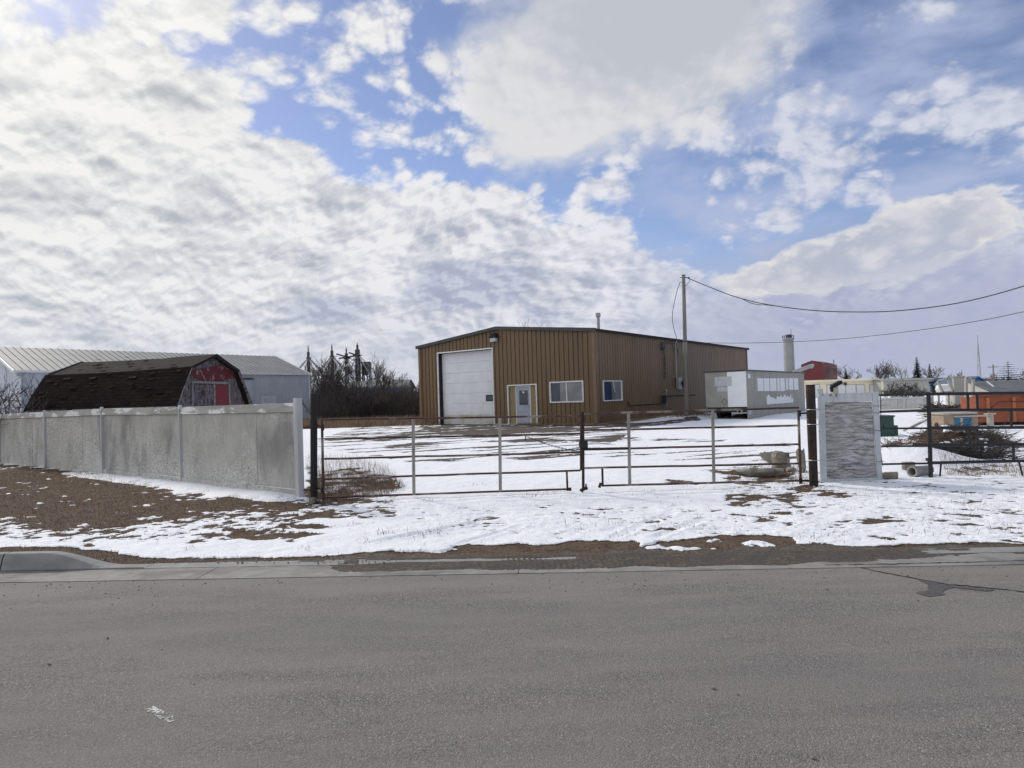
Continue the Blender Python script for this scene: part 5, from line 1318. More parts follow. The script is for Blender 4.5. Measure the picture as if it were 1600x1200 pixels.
# green box
p = gnd(1388, 682); d = p.y; root = thing('utility_box', 'dark green metal utility box standing behind the snow mound', 'box', p)
w = 25*d/FPX; h = at(1388, 651, d).z
mb = MB(); mb.box((p.x-.06, d+.3, h/2), (w*1.05, .6, h)); mb.build('cabinet', M['green'], root, bevel=.02)
mb = MB(); mb.box((p.x-.06, d+.3, h+.012), (w*1.05+.06, .66, .05)); mb.build('lid', M['green'], root, bevel=.015)
w2_ = 8*d/FPX; h2 = at(1400, 665, d).z; mb = MB(); mb.box((p.x+w/2+w2_*.4, d+.35, h2/2), (w2_, .45, h2)); mb.build('side_box', M['green'], root, bevel=.015)
mb = MB(); mb.box((p.x-.06-w*.16, d-.004, h*.55), (.02, .02, .12)); mb.build('handle', M['black'], root)
# orange bin
d = 24.0; pl = at(1526, 660, d); zt = at(1560, 618, d).z; zl = at(1560, 659, d).z
root = thing('orange_bin', 'long orange ribbed steel roll-off bin behind the black fence', 'bin', (pl.x, d, 0))
OFr = Fr((pl.x, d, 0), (1, -.30)); L = 6.4
mb = MB(); mb.fbox(OFr, 0, L, zl, zt, -.10, 0); mb.fbox(OFr, 0, L, zl, zl+.1, -1.5, -.1); mb.fbox(OFr, 0, .1, zl+.1, zt-.05, -1.5, -.1); mb.fbox(OFr, L-.1, L, zl+.1, zt-.05, -1.5, -.1); mb.fbox(OFr, .1, L-.1, zl+.1, zt-.05, -1.5, -1.4)
mb.build('body', M['orange'], root)
for px in (1543, 1584, 1626, 1668):
    u = OFr.hu(px, 640); mb = MB(); mb.fbox(OFr, u-.05, u+.05, zl, zt-.06, 0, .07); mb.build('rib', M['orange_lip'], root)
mb = MB(); mb.fbox(OFr, -.03, L+.03, zt, zt+.07, -.12, .08); mb.build('top_rail', M['orange'], root)
mb = MB(); mb.fbox(OFr, .1, L-.1, zl-.16, zl-.002, -1.4, -.1); 
mb.build('skid', M['under'], root)
mb = MB()
for u in (.5, 2.2, 3.9, 5.6):
    mb.tube([OFr.p(u, .11, -.1), OFr.p(u, .11, -.22)], .11, 12)
mb.build('wheel', M['rust_dark'], root)
mb = MB(); mb.tube([OFr.p(.05, zt*.25, .03), OFr.p(.7, zl+.75, .09), OFr.p(1.9, zt-.25, .09)], .012, 5); mb.build('cable', M['under'], root)
# tan box with blue louvres
d = 21.5; root = thing('plywood_crate', 'tan plywood crate with two blue slatted panels in front of the orange bin', 'crate', (at(1510, 668, d).x, d, 0))
TF = Fr((at(1475, 668, d).x, d, 0), (1, -.02)); x1 = TF.hu(1549, 655)
z1 = TF.hz(1500, 647); mb = MB(); mb.fbox(TF, 0, x1*.72, .0, z1, -.9, 0); mb.build('box', M['tan'], root)
mb = MB(); mb.fbox(TF, -.05, x1*.70, z1, z1+.05, -.95, .05); mb.fbox(TF, .3, x1*.98, z1-.10, z1-.05, .02, .10); mb.build('lid_board', M['lightwood'], root)
for a, b_ in ((1491, 1499), (1503.5, 1517)):
    u0, u1 = TF.hu(a, 655), TF.hu(b_, 655); mb = MB(); zt_ = z1-.12
    mb.fbox(TF, u0, u1, .02, zt_, 0, .02); n = 5
    for k in range(n): mb.fbox(TF, u0, u1, .05+zt_*k/n, .05+zt_*(k+.5)/n, .02, .035+.005*k)
    mb.build('louvre', M['bluepanel'], root)
u = TF.hu(1501, 655); mb = MB(); mb.fbox(TF, u-.04, u+.04, 0, z1-.12, 0, .05); mb.build('stile', M['lightwood'], root)
mb = MB(); u = TF.hu(1548, 655); mb.fbox(TF, u-.07, u+.07, -.1, z1-.05, -.1, .04); mb.fbox(TF, u-.14, u+.14, z1-.05, z1, -.12, .06); tag(mb.build('stub_post', M['lightwood']), 'short pale timber post with flat cap beside the blue slatted panels', 'post')
tyre = MB(); p = at(1473, 663, 21.8); tyre.tube([(p.x, p.y, .19), (p.x, p.y+.14, .19)], .19, 18); tag(tyre.build('tyre', M['rubber'], smooth=True), 'dark round tyre leaning at the left end of the tan crate', 'tyre')
# upright panel and frames
d = 27.0
x0, x1 = at(1491, 612, d).x, at(1508, 612, d).x; zt = at(1500, 589.5, d).z
root = thing('wall_panel', 'tall pale grey upright panel standing behind the brush pile', 'panel', ((x0+x1)/2, d, 0))
PFr = Fr((x0, d, 0), (1, .0)); mb = MB(); P = PFr.p
mb.hexa([P(.06, 0, -.12), P(x1-x0+.12, 0, -.12), P(x1-x0+.12, 0, 0), P(.06, 0, 0), P(0, zt, -.12), P(x1-x0-.02, zt, -.12), P(x1-x0-.02, zt, 0), P(0, zt, 0)])
mb.build('sheet', M['putty'], root, bevel=.01)
mb = MB(); mb.fbox(PFr, -.03, x1-x0+.02, zt, zt+.05, -.15, .03); mb.build('edge_strip', M['lightwood'], root)
def fr4(name, label, cs, d, w, parent=None, tilt=0.0, cat='timber frame'):
    c = [at(x, y, d+tilt*(620-y)/30) for x, y in cs]; root = thing(name, label, cat, (sum(p.x for p in c)/4, d, 0))
    for i in range(4): MB().bar(c[i], c[(i+1) % 4], w, w*.9, up=(0, 1, 0)).build('timber', M['lightwood'], root)
    return root
fr4('timber_frame', 'upright pale timber door frame beside the tall grey panel', [(1509.5, 645), (1521, 640), (1520.5, 590), (1509.5, 590)], 26.2, .09)
fr4('timber_frame', 'tilted pale timber frame leaning before the white tank', [(1473, 613), (1489.5, 612), (1480, 591), (1465.5, 596)], 27.0, .085)
d = 33.0; p = at(1474, 609, d); zc_ = p.z
root = thing('white_tank', 'white horizontal fuel tank with snow on top behind the tilted timber frame', 'tank', (p.x, d, 0))
mb = MB(); w = 26*d/FPX/2; n = 9; pts = []; rs = []
for k in range(n+1):
    t = -1+2*k/n; pts.append((p.x+w*t, d, zc_)); rs.append(.26*(max(0.02, 1-abs(t)**5))**.5)
mb.tube(pts, rs, 16); mb.build('tank', M['tank'], root, smooth=True)
for s in (-.6, .6): MB().bar((p.x+w*s, d, 0), (p.x+w*s, d, zc_-.2), .06, .06).build('leg', M['pole'], root)
mb = MB().lump((p.x+.05, d, zc_+.22), (w*1.6, .34, .12), 4, 8, .1); mb.build('snow_cap', M['snow'], root, smooth=True)
mb = MB(); rr = random.Random(5)
for k in range(10): q = at(1457+rr.uniform(-2, 3), rr.uniform(594, 612), 32); mb.lump(q, (.22, .2, .16), k, 4, .3)
tag(mb.build('tarp', M['under']), 'crumpled dark tarp hanging at the left end of the white tank', 'tarp')
# brush heap (sticks) and debris sticks
def sticks(name, label, cat, region, n, lo, hi, mat, dz=.25, flat=.35, r=(.006, .016), seed=1, grp=None):
    q = random.Random(seed); mb = MB()
    for k in range(n):
        px, py, d = region(q); p = at(px, py, d); z = height_at(p.x, d); p.z = z+q.uniform(0, dz)
        a = q.uniform(0, 6.28); e = q.gauss(0, flat); L = q.uniform(lo, hi); v = Vector((math.cos(a)*math.cos(e), math.sin(a)*math.cos(e), abs(math.sin(e))))*L
        m_ = p+v*.5+Vector((q.uniform(-.06, .06), q.uniform(-.06, .06), q.uniform(-.03, .06)))*L; rad = q.uniform(*r)
        mb.tube([p, m_, p+v], [rad, rad*.8, rad*.4], 4, cap=False)
    return tag(mb.build(name, M[mat]), label, cat, kind='stuff')
sticks('brush_pile', 'tangled heap of dark brush below the tilted timber frame', 'brush pile', lambda q: (q.gauss(1480, 11), 640, 27+q.uniform(-.6, 1)), 520, .2, .8, 'twig', .62, .25, (.012, .026), 3)
sticks('debris', 'dark sticks, reeds and roots scattered over the brown debris heap', 'debris', lambda q: (q.gauss(1490, 38), 690, q.uniform(14.0, 16.6)), 900, .08, .34, 'twig', .03, .22, (.003, .008), 5)
sticks('debris', 'dark tangled branches and scrap along the near foot of the debris heap', 'debris', lambda q: (q.gauss(1505, 34), 700, q.uniform(12.9, 14.6)), 650, .10, .5, 'under', .06, .3, (.004, .012), 15)
sticks('debris', 'brown roots and torn branches across the right side of the debris heap', 'debris', lambda q: (q.gauss(1530, 30), 695, q.uniform(13.4, 15.8)), 520, .10, .5, 'twig', .08, .35, (.004, .011), 16)
sticks('debris', 'pale straw lying on the brown debris heap behind the black fence', 'debris', lambda q: (q.gauss(1480, 34), 690, q.uniform(14.0, 16.4)), 420, .06, .24, 'drygrass', .02, .2, (.002, .005), 6)
sticks('debris', 'dark dry stalks poking from the top of the snow mound', 'debris', lambda q: (q.gauss(1396, 9), 690, q.uniform(13.2, 13.9)), 120, .08, .3, 'weed', .06, .5, (.003, .007), 7)
for k, (a, b_, d, w) in enumerate(((1425, 664, 15.6, 40), (1436, 660, 15.9, 30))):
    mb = MB(); mb.bar(at(a-13, b_+9, d), at(a+14, b_-5, d+.3), .035, .03); tag(mb.build('stick', M['lightwood']), ('longer' if k == 0 else 'shorter')+' pale stick resting on the left slope of the debris heap', 'stick')
rr = random.Random(8); mb = MB()
for k in range(60):
    px = rr.gauss(1495, 34); d = rr.uniform(13.6, 16.8); p = at(px, 690, d); z = height_at(p.x, d); w = rr.uniform(.07, .26); mb.lump((p.x, d, z+.01), (w*1.3, w, w*.42), k, 5, .2)
tag(mb.build('snow_clumps', M['snow'], smooth=True), 'small leftover clumps of snow lying over the debris heap', 'snow', kind='stuff')
mb = MB()
for k in range(46):
    px = rr.gauss(1500, 32); d = rr.uniform(13.4, 16.6); p = at(px, 690, d); z = height_at(p.x, d); w = rr.uniform(.05, .2); mb.lump((p.x, d, z+.02), (w*1.3, w, w*.6), k+90, 5, .35)
tag(mb.build('soil_clods', M['weed']), 'dark clods of earth and roots lying over the debris heap', 'soil', kind='stuff')
p = at(1544, 712, 13.8); mb = MB(); mb.bar((p.x-.06, 13.8, .02), (p.x+.05, 13.9, .30), .05, .12); tag(mb.build('plastic_scrap', M['faded'], bevel=.01), 'pale blue plastic scrap stuck upright in the debris heap', 'plastic scrap')
# white low panel wall
d = 35.0; p0 = gnd(1375, 642.5); WF = Fr(p0, gnd(1456, 639.5)-p0)
if WF.N.y > 0: WF.N = -WF.N
L = WF.hu(1455, 630); zt = WF.hz(1415, 621.5)
root = thing('low_wall', 'low white panelled wall on rusty ground behind the black fence', 'wall', p0)
mb = MB(); mb.fbox(WF, 0, L, .08, zt, -.15, 0); mb.build('panels', M['faded'], root)
M['offwhite'] = surf('offwhite_panel', (0.60, 0.59, 0.56), (0.70, 0.69, 0.66), 4, 0.7, 0.1, 0.003, c3=(0.32, 0.27, 0.22), t3=(0.55, 0.72), s3=2)
k0 = [1377, 1402, 1415, 1443, 1455]
for a, b_ in zip(k0[:-1], k0[1:]):
    mb = MB(); mb.fbox(WF, WF.hu(a, 630)+.04, WF.hu(b_, 630)-.02, .10, zt-.1, 0, .03); mb.build('board', M['offwhite'], root)
mb = MB(); mb.fbox(WF, -.05, L+.1, zt-.08, zt+.03, 0, .06); mb.build('rail', M['offwhite'], root)
mb = MB(); mb.fbox(WF, L, L+.12, 0, zt+.2, -.1, .08); mb.build('post', M['lightwood'], root)
struct(MB().fbox(WF, -3, L+.3, -.1, .06, 0.3, 1.4).build('earth_strip', surf('rusty_earth', (0.10, .055, .04), (.16, .10, .075), 5, .9, .5, .02)))
# grey shingled roof building far right
d = 40; root = thing('grey_roof_building', 'low building with grey shingled roof above the orange bin', 'building', (at(1600, 615, d).x, d, 0))
HF = Fr((at(1553, 615, d).x, d, 0), (1, -.05)); mb = MB(); zt = HF.hz(1560, 594.5); zb = HF.hz(1560, 614)
mb.quad(HF.p(0, zb, .0), HF.p(9, zb, .0), HF.p(9, zt, -2.6), HF.p(0.0, zt, -2.6)); mb.quad(HF.p(0, zb-.06, .0), HF.p(9, zb-.06, .0), HF.p(9, zb, .0), HF.p(0, zb, .0))
mb.quad(HF.p(9, zt, -2.6), HF.p(0, zt, -2.6), HF.p(0, zb, -5.2), HF.p(9, zb, -5.2))
mb.build('roof', M['roof_grey'], root)
mb = MB(); mb.fbox(HF, .1, 9, 0, zb, -5, -.25); mb.v += [tuple(HF.p(.1, zb, -.25)), tuple(HF.p(.1, zt-.05, -2.6)), tuple(HF.p(.1, zb, -5))]; n = len(mb.v); mb.f.append((n-3, n-2, n-1)); mb.build('wall', M['putty'], root)
mb = MB(); mb.bar(at(1542, 596, d-.3), at(1552.5, 604, d-.4), .09, .06); tag(mb.build('white_beam', M['white']), 'white slanting beam end beside the grey shingled roof', 'beam')
# ================================================================ FAR BUILDINGS
def gable(name, label, px0, px1, ytop, yridge, yb, d, dep, wall, roof_, ridge_along=True, rzv=0.0, parent=None):
    x0, x1 = at(px0, yb, d).x, at(px1, yb, d).x; ze = at((px0+px1)/2, ytop, d).z; zr = at((px0+px1)/2, yridge, d).z
    F = Fr((x0, d, 0), (1, rzv)); L = x1-x0; root = thing(name, label, 'building', (x0, d, 0))
    mb = MB(); mb.fbox(F, 0, L, -.1, ze, -dep, 0)
    n = len(mb.v)
    if ridge_along:
        mb.v += [tuple(F.p(0, ze, 0)), tuple(F.p(0, ze, -dep)), tuple(F.p(0, zr-.05, -dep/2)), tuple(F.p(L, ze, 0)), tuple(F.p(L, ze, -dep)), tuple(F.p(L, zr-.05, -dep/2))]
        mb.f += [(n, n+1, n+2), (n+3, n+5, n+4)]
    else:
        mb.v += [tuple(F.p(0, ze, 0)), tuple(F.p(L, ze, 0)), tuple(F.p(L/2, zr-.05, 0)), tuple(F.p(0, ze, -dep)), tuple(F.p(L, ze, -dep)), tuple(F.p(L/2, zr-.05, -dep))]
        mb.f += [(n, n+1, n+2), (n+3, n+5, n+4)]
    mb.build('wall', M[wall], root)
    mb = MB(); o = .4
    if ridge_along:
        for a, z_, s in ((o, ze-.1, 0), (-dep-o, ze-.1, 1)): mb.quad(F.p(-o, z_, a), F.p(L+o, z_, a), F.p(L+o, zr, -dep/2), F.p(-o, zr, -dep/2)); mb.quad(F.p(-o, z_-.2, a), F.p(L+o, z_-.2, a), F.p(L+o, z_, a), F.p(-o, z_, a))
    else:
        for a in (-o, L+o): mb.quad(F.p(a, ze-.1, o), F.p(L/2, zr, o), F.p(L/2, zr, -dep-o), F.p(a, ze-.1, -dep-o)); mb.quad(F.p(a, ze-.3, o), F.p(L/2, zr-.2, o), F.p(L/2, zr, o), F.p(a, ze-.1, o))
    mb.build('roof', M[roof_], root)
    return root, F, L, ze, zr
# cream storage units
root, F, L, ze, zr = gable('storage_building', 'long low cream storage building with white roll-up doors', 1256, 1376, 593.0, 592.2, 614, 100, 9, 'yellow', 'yellow', True, .02)
for a, b_ in ((1272, 1280), (1292, 1320), (1321.5, 1336.5), (1338, 1350), (1359, 1374)):
    u0, u1 = F.hu(a, 605), F.hu(b_, 605); zt = F.hz((a+b_)/2, 601.5)
    mb = MB(); mb.fbox(F, u0-.12, u1+.12, 0, zt+.12, 0, .06); fr_ = mb.build('door_frame', M['putty'], root)
    mb = MB(); mb.fbox(F, u0, u1, 0, zt, .06, .09); mb.build('door', M['white'], fr_)
mb = MB(); u = F.hu(1320, 597); mb.fbox(F, u-.2, u+.2, ze-.9, ze-.5, 0, .2); mb.build('wall_light', M['trim_dark'], root)
root, F, L, ze, zr = gable('storage_building', 'plain grey-beige flat building adjoining the cream storage doors', 1377, 1453.5, 591.0, 590.3, 614, 98, 9, 'putty', 'putty', True, .0)
mb = MB(); mb.fbox(F, .05, .35, 0, ze, 0, .08); mb.build('downpipe', M['yellow'], root)
# red building
d = 150; x0 = at(1252, 594, d).x; xm = at(1288, 594, d); x1 = at(1308, 594, d).x
root = thing('red_elevator', 'tall dark red metal clad building behind the cream storage building', 'building', (xm.x, d, 0))
RF = Fr((xm.x, d, 0), (-1, .35)); RS = Fr((xm.x, d, 0), (.35, 1)); RS = Fr((xm.x, d, 0), (.75, 1.0), (1, -.75))
ze1 = RF.hz(1252, 570.5); ze2 = at(1288, 568, d).z; zrd = RF.hz(1269, 564); w1 = RF.hu(1252, 580); w2 = RS.hu(1308, 580)
P = RF.p; D_ = RS.U*w2
c = [P(0, 0), P(w1, 0), P(w1, ze1), P(w1*.52, zrd), P(0, ze2)]
mb = MB(); mb.v = [tuple(q) for q in c]+[tuple(q+D_) for q in c]
mb.f = [(0, 1, 2, 3, 4), (9, 8, 7, 6, 5), (0, 4, 9, 5), (1, 6, 7, 2)]; mb.build('wall', M['red_metal'], root)
mb = MB(); mb.quad(c[2]+Vector((0, 0, .1)), c[3]+Vector((0, 0, .1)), c[3]+D_+Vector((0, 0, .1)), c[2]+D_+Vector((0, 0, .1))); mb.quad(c[3]+Vector((0, 0, .1)), c[4]+Vector((0, 0, .1)), c[4]+D_+Vector((0, 0, .1)), c[3]+D_+Vector((0, 0, .1)))
mb.build('roof', M['red_metal'], root)
u = RF.hu(1275.6, 580); mb = MB(); mb.tube([RF.p(u, 0, .3), RF.p(u, RF.hz(1275.6, 569), .3)], .22, 8); mb.build('white_downpipe', M['white'], root)
mb = MB(); q = at(1303, 568, d); mb.tube([q, q+Vector((0, 0, .9))], .1, 6); mb.build('vent', M['trim_dark'], root)
mb = MB(); mb.tube([at(1240, 582, d-3), at(1268, 571.5, d-3)], .45, 10); mb.tube([at(1268, 571.5, d-3), at(1270, 573, d-3)], .55, 8); tag(mb.build('conveyor', M['steel']), 'slanting grey conveyor tube rising to the red metal building', 'conveyor')
# silo
d = 190; root = thing('silo', 'tall round concrete silo standing behind the putty grey trailer', 'silo', (at(1234, 600, d).x, d, 0))
r0 = 7.9*d/FPX; x0 = at(1234, 590, d).x; ztop_ = at(1232, 531, d).z
mb = MB(); mb.tube([(x0, d, -1), (x0, d, ztop_*.5), (x0, d, ztop_)], [r0*1.0, r0*.98, r0*.96], 32); mb.build('shaft', M['silo_concrete'], root, smooth=True)
mb = MB(); mb.tube([(x0, d, ztop_), (x0, d, ztop_+.5)], r0*1.12, 32); mb.build('rim', M['silo_concrete'], root)
mb = MB()
for k in range(14):
    t = 2*math.pi*k/14; mb.tube([(x0+r0*1.05*math.cos(t), d+r0*1.05*math.sin(t), ztop_+.5), (x0+r0*1.05*math.cos(t), d+r0*1.05*math.sin(t), ztop_+1.2)], .05, 4)
mb.tube([(x0+r0*1.05*math.cos(t), d+r0*1.05*math.sin(t), ztop_+1.2) for t in np.linspace(0, 6.28, 20)], .05, 4)
mb.build('railing', M['trim_dark'], root)
mb = MB(); mb.box((x0+.3, d, ztop_+1.0), (1.1, 1, 1.1)); mb.tube([(x0+.9, d, ztop_), (x0+.9, d, ztop_+3.2)], .06, 5); mb.tube([(x0-.6, d, ztop_), (x0-.6, d, ztop_+1.6)], .09, 5); mb.build('antenna', M['trim_dark'], root)
# blue roof hall, blue shop, dark roof hall in the trees
gable('hall', 'distant hall with blue roof behind the upright timber frame', 1506, 1549, 602, 587.5, 616, 120, 12, 'bluewall', 'blueroof', False)
root, F, L, ze, zr = gable('hall', 'dark roofed hall with blue eave hidden in the bare thicket', 540, 631, 603.5, 592, 640, 92, 14, 'trim_dark', 'roof_grey', True, .05)
mb = MB(); mb.fbox(F, -.4, L+.4, ze-.75, ze-.32, .36, .44); mb.build('fascia', M['bluewall'], root)
root, F, L, ze, zr = gable('shop', 'small blue shop with grey roof and white door beside the black gate post', 478, 507.5, 620, 598, 643, 70, 8, 'bluewall', 'roof_grey', True, .0)
a, b_ = F.hu(488, 630), F.hu(494.5, 630); mb = MB(); mb.fbox(F, a, b_, 0, F.hz(491, 621), 0, .06); mb.build('door', M['white'], root)
# pickup far behind
d = 66; p = gnd(508, 642.5); p = at(510, 640, d); root = thing('parked_pickup', 'dark parked pickup by the blue shop seen between post and thicket', 'pickup', (p.x, d, 0))
mb = MB(); X0 = p.x; mb.box((X0, d, .75), (2.0, 4.2, .55)); mb.build('body', M['trim_dark'], root, bevel=.12)
mb = MB(); mb.box((X0, d-.2, 1.28), (1.6, 1.7, .55)); mb.build('cab', M['glass'], root, bevel=.18)
for sx in (-.8, .8):
    for sy in (-1.3, 1.3): MB().tube([(X0+sx-.1, d+sy, .36), (X0+sx+.1, d+sy, .36)], .36, 12).build('wheel', M['rubber'], root)
# grain elevator legs
def grain_leg(px, ytop, ybot, d, label, spouts, wpx=4.0, n=8, ring=None):
    p = at(px, ybot, d); zt = at(px, ytop, d).z; w = wpx*d/FPX; root = thing('grain_elevator', label, 'grain elevator', (p.x, d, 0)); root['group'] = 'grain elevator legs above the thicket'
    x = p.x; zh = zt-1.4
    mb = MB()
    for sx in (-1, 1):
        for sy in (-1, 1): mb.bar((x+sx*w/2, d+sy*w/2, 0), (x+sx*w/2*.8, d+sy*w/2*.8, zh), .14, .14)
    k = 0; z = 0
    while z < zh-1.2:
        s = 1 if k % 2 else -1
        mb.bar((x-s*w/2*.9, d-w/2, z), (x+s*w/2*.9, d-w/2, z+1.4), .08, .08); mb.bar((x-w/2*.9, d-w/2, z), (x+w/2*.9, d-w/2, z), .08, .08); z += 1.4; k += 1
    mb.build('tower', M['trim_dark'], root)
    mb = MB(); mb.tube([(x, d, 0), (x, d, zh)], w*.2, 6); mb.build('leg_casing', M['steel'], root)
    mb = MB(); mb.box((x, d, zh+.45), (w*1.0, w*1.0, .9)); mb.tube([(x, d, zh+.9), (x, d, zt+.3)], w*.28, 8); mb.box((x, d, zh-.1), (w*1.9, w*1.9, .12)); mb.box((x, d, zh-.9), (w*1.5, w*1.5, .10)); mb.tube([(x, d, zh), (x, d, zt+.7)], .06, 4)
    mb.build('head', M['trim_dark'], root)
    mb = MB(); r_ = random.Random(int(px))
    for k in range(spouts):
        t = 2*math.pi*k/spouts+.3; R_ = ring or w*4.2; zb = zh-R_*1.05
        mb.tube([(x+math.cos(t)*w*.3, d+math.sin(t)*w*.3, zh-.1), (x+math.cos(t)*R_, d+math.sin(t)*R_, zb)], .07, 5)
    mb.build('spouts', M['steel'], root)
    return root
grain_leg(484, 545.5, 640, 110, 'leftmost grain elevator leg with spouts fanning out like an umbrella', 10, 3.4, ring=5.6)
grain_leg(521, 543.5, 640, 116, 'second grain elevator leg from the left above the thicket', 10, 3.8, ring=6)
grain_leg(543.5, 548, 640, 120, 'third and slimmer grain elevator leg from the left', 6, 4.2, ring=3)
grain_leg(561, 541.5, 640, 112, 'widest and tallest grain elevator leg with platforms at the top', 6, 6.5, ring=4.5)
d = 114; p = at(573.5, 600, d); root = thing('grain_bin', 'dark green square hopper bin right of the tallest grain elevator leg', 'bin', (p.x, d, 0))
mb = MB(); z0, z1 = at(573, 586, d).z, at(573, 565.5, d).z; z2 = at(573, 572, d).z
w = 13*d/FPX; mb.box((p.x, d, (z2+z1)/2), (w, w, z1-z2)); mb.build('hopper', M['roof_grey'], root)
mb = MB(); mb.box((p.x-.2, d, (z0+z2)/2), (w*.6, w*.6, z2-z0)); mb.build('throat', M['trim_dark'], root)
mb = MB()
for sx in (-1, 1):
    for sy in (-1, 1): mb.bar((p.x+sx*w*.42, d+sy*w*.42, 0), (p.x+sx*w*.42, d+sy*w*.42, z2), .2, .2)
mb.build('stand', M['trim_dark'], root)
mb = MB(); 
for k, (a, b_) in enumerate((((526, 553), (548, 560)), ((530, 560), (556, 556)), ((545, 551), (561, 556)), ((549, 562), (562, 563)))): mb.bar(at(*a, 115), at(*b_, 115), .35, .25)
tag(mb.build('catwalk', M['trim_dark']), 'steel catwalks joining the grain elevator legs', 'catwalk')
# mast, far pole
d = 320; root = thing('radio_mast', 'slender lattice radio mast on the right horizon', 'mast', (at(1531, 590, d).x, d, 0))
x = at(1531, 600, d).x; zt = at(1529.3, 536, d).z; mb = MB()
for k in range(3):
    t = 2.1*k; mb.tube([(x+1.0*math.cos(t), d+1.0*math.sin(t), 0), (x+.12*math.cos(t), d+.12*math.sin(t), zt)], .13, 4)
z = 0; k = 0
while z < zt-2:
    f = 1-z/zt; f2 = 1-(z+2.2)/zt; a = 2.1*(k % 3); b_ = 2.1*((k+1) % 3); mb.tube([(x+math.cos(a)*f, d+math.sin(a)*f, z), (x+math.cos(b_)*f2, d+math.sin(b_)*f2, z+2.2)], .08, 3); z += 2.2; k += 1
mb.build('lattice', M['steel'], root); MB().tube([(x, d, zt), (x, d, zt+4)], .08, 4).build('tip', M['trim_dark'], root)
d = 130; x = at(1553, 600, d).x; zt = at(1553, 569.5, d).z; root = thing('utility_pole', 'distant utility pole with crossarm left of the broad spruce', 'pole', (x, d, 0))
MB().tube([(x, d, 0), (x, d, zt)], [.19, .13], 6).build('shaft', M['pole'], root); MB().bar((x-1.1, d, zt-.5), (x+1.1, d, zt-.5), .14, .14).build('crossarm', M['pole'], root)
# ================================================================ TREES
def limb(mb, p, v, r, L, depth, q, spread=.5, up=.25, nch=(2, 4), minr=.006, side=3, tw=None, kink=.18):
    n = 3; pts = [p]; rs = [r]; d = v.normalized()
    for k in range(n):
        d = (d+Vector((q.gauss(0, kink), q.gauss(0, kink), q.gauss(0, kink)+up*.12))).normalized(); p = p+d*(L/n); pts.append(p); rs.append(max(minr, r*(1-(k+1)/n*.45)))
    (tw if (tw is not None and depth <= 1) else mb).tube(pts, rs, side if depth > 1 else 3, cap=False)
    if depth <= 0: return
    for k in range(q.randint(*nch)+ (1 if depth > 1 else 0)):
        i = q.choice((1, 2, 3, 3)); s = Vector((q.gauss(0, 1), q.gauss(0, 1), q.gauss(0, .6))).normalized()
        nd = (d*(1-spread*.6)+s*spread+Vector((0, 0, up))).normalized()
        limb(mb, pts[i], nd, max(minr, rs[i]*.62), L*q.uniform(.55, .85), depth-1, q, spread, up, nch, minr, side, tw, kink)
def bare_tree(px, py_top, yb, d, label, seed, mat='bark', tmat='twig', spread=.55, up=.3, minr=None, group=None, trunks=1, depth=5, name='bare_tree', cat='tree', nch=(2, 3), z0=0.0):
    q = random.Random(seed); p = at(px, yb, d); H = at(px, py_top, d).z; root = thing(name, label, cat, (p.x, d, 0), group)
    mr = minr or .36*d/FPX*.5
    a, b_ = MB(), MB()
    for k in range(trunks):
        v = Vector((q.gauss(0, .12 if trunks == 1 else .35), q.gauss(0, .12 if trunks == 1 else .3), 1))
        limb(a, Vector((p.x, d, z0)), v, H*.022/trunks**.5, H*.34, depth, q, spread, up, nch, mr, 5, b_)
    for m_ in (a, b_):      # fit the height to the picture
        if not m_.v: continue
    zmax = max(v[2] for v in a.v+b_.v); s = (H-z0)/max(.1, zmax-z0)
    for m_ in (a, b_): m_.v = [(p.x+(v[0]-p.x)*s, d+(v[1]-d)*s, z0+(v[2]-z0)*s) for v in m_.v]
    a.build('trunk', M[mat], root); b_.build('crown', M[tmat], root)
    return root
bt = bare_tree
gT = 'bare trees standing in the thicket'
for i, (px, yt, d, lab) in enumerate(((503, 560, 62, 'bare tree at the left end of the thicket by the blue shop'), (512, 553, 70, 'thin bare tree just left of the second grain elevator leg'), (530, 551, 66, 'bare tree right of the second grain elevator leg'), (549, 554, 68, 'bare tree under the third grain elevator leg'), (566, 557, 64, 'bare tree at the foot of the tallest grain elevator leg'),
                                     (583, 553, 72, 'pale tall bare tree right of the green hopper bin'), (593, 572, 70, 'low bare tree at the left end of the dark hall roof'), (616, 577, 86, 'pale fine bare tree behind the dark hall roof'), (632, 574, 84, 'leaning pale bare tree at the right end of the dark hall roof'), (647, 580, 70, 'bare tree touching the left corner of the brown workshop'))):
    bt(px, yt, 640, d, lab, 30+i, 'bark', 'twig_pale' if i in (1, 3, 5, 7, 8) else 'twig', .5, .35, group=gT, depth=5, nch=(2, 3))
bt(812, 499, 600, 85, 'tall bare treetop showing above the roof of the brown workshop', 77, depth=5, up=.4, nch=(2, 4))
gH = 'trees on the right horizon'
for i, (px, yt, d, lab, m_) in enumerate(((1335, 568, 150, 'pale slim bare tree right of the smallest spruce', 'twig_pale'), (1368, 568, 140, 'wide bare tree left of the tallest horizon bare tree', 'twig'), (1383, 561, 145, 'tallest bare tree on the horizon above the grey-beige building', 'twig'), (1406, 565, 160, 'pale bare tree midway between the bare clump and the tall spruce', 'twig_pale'),
                                          (1470, 571, 130, 'brownish bare tree right of the pair of dark spruces', 'twig_pale'), (1489, 578, 135, 'low round brown tree behind the tilted timber frame', 'weed'), (1316, 577, 170, 'faint small bare tree left of the smallest spruce', 'twig_pale'), (1597, 575, 130, 'bare tree right of the broad spruce', 'twig_pale'), (1540, 583, 180, 'faint low bare tree near the distant utility pole', 'twig_pale'))):
    bt(px, yt, 600, d, lab, 60+i, 'bark', m_, .6, .25, group=gH, depth=4, nch=(2, 4))
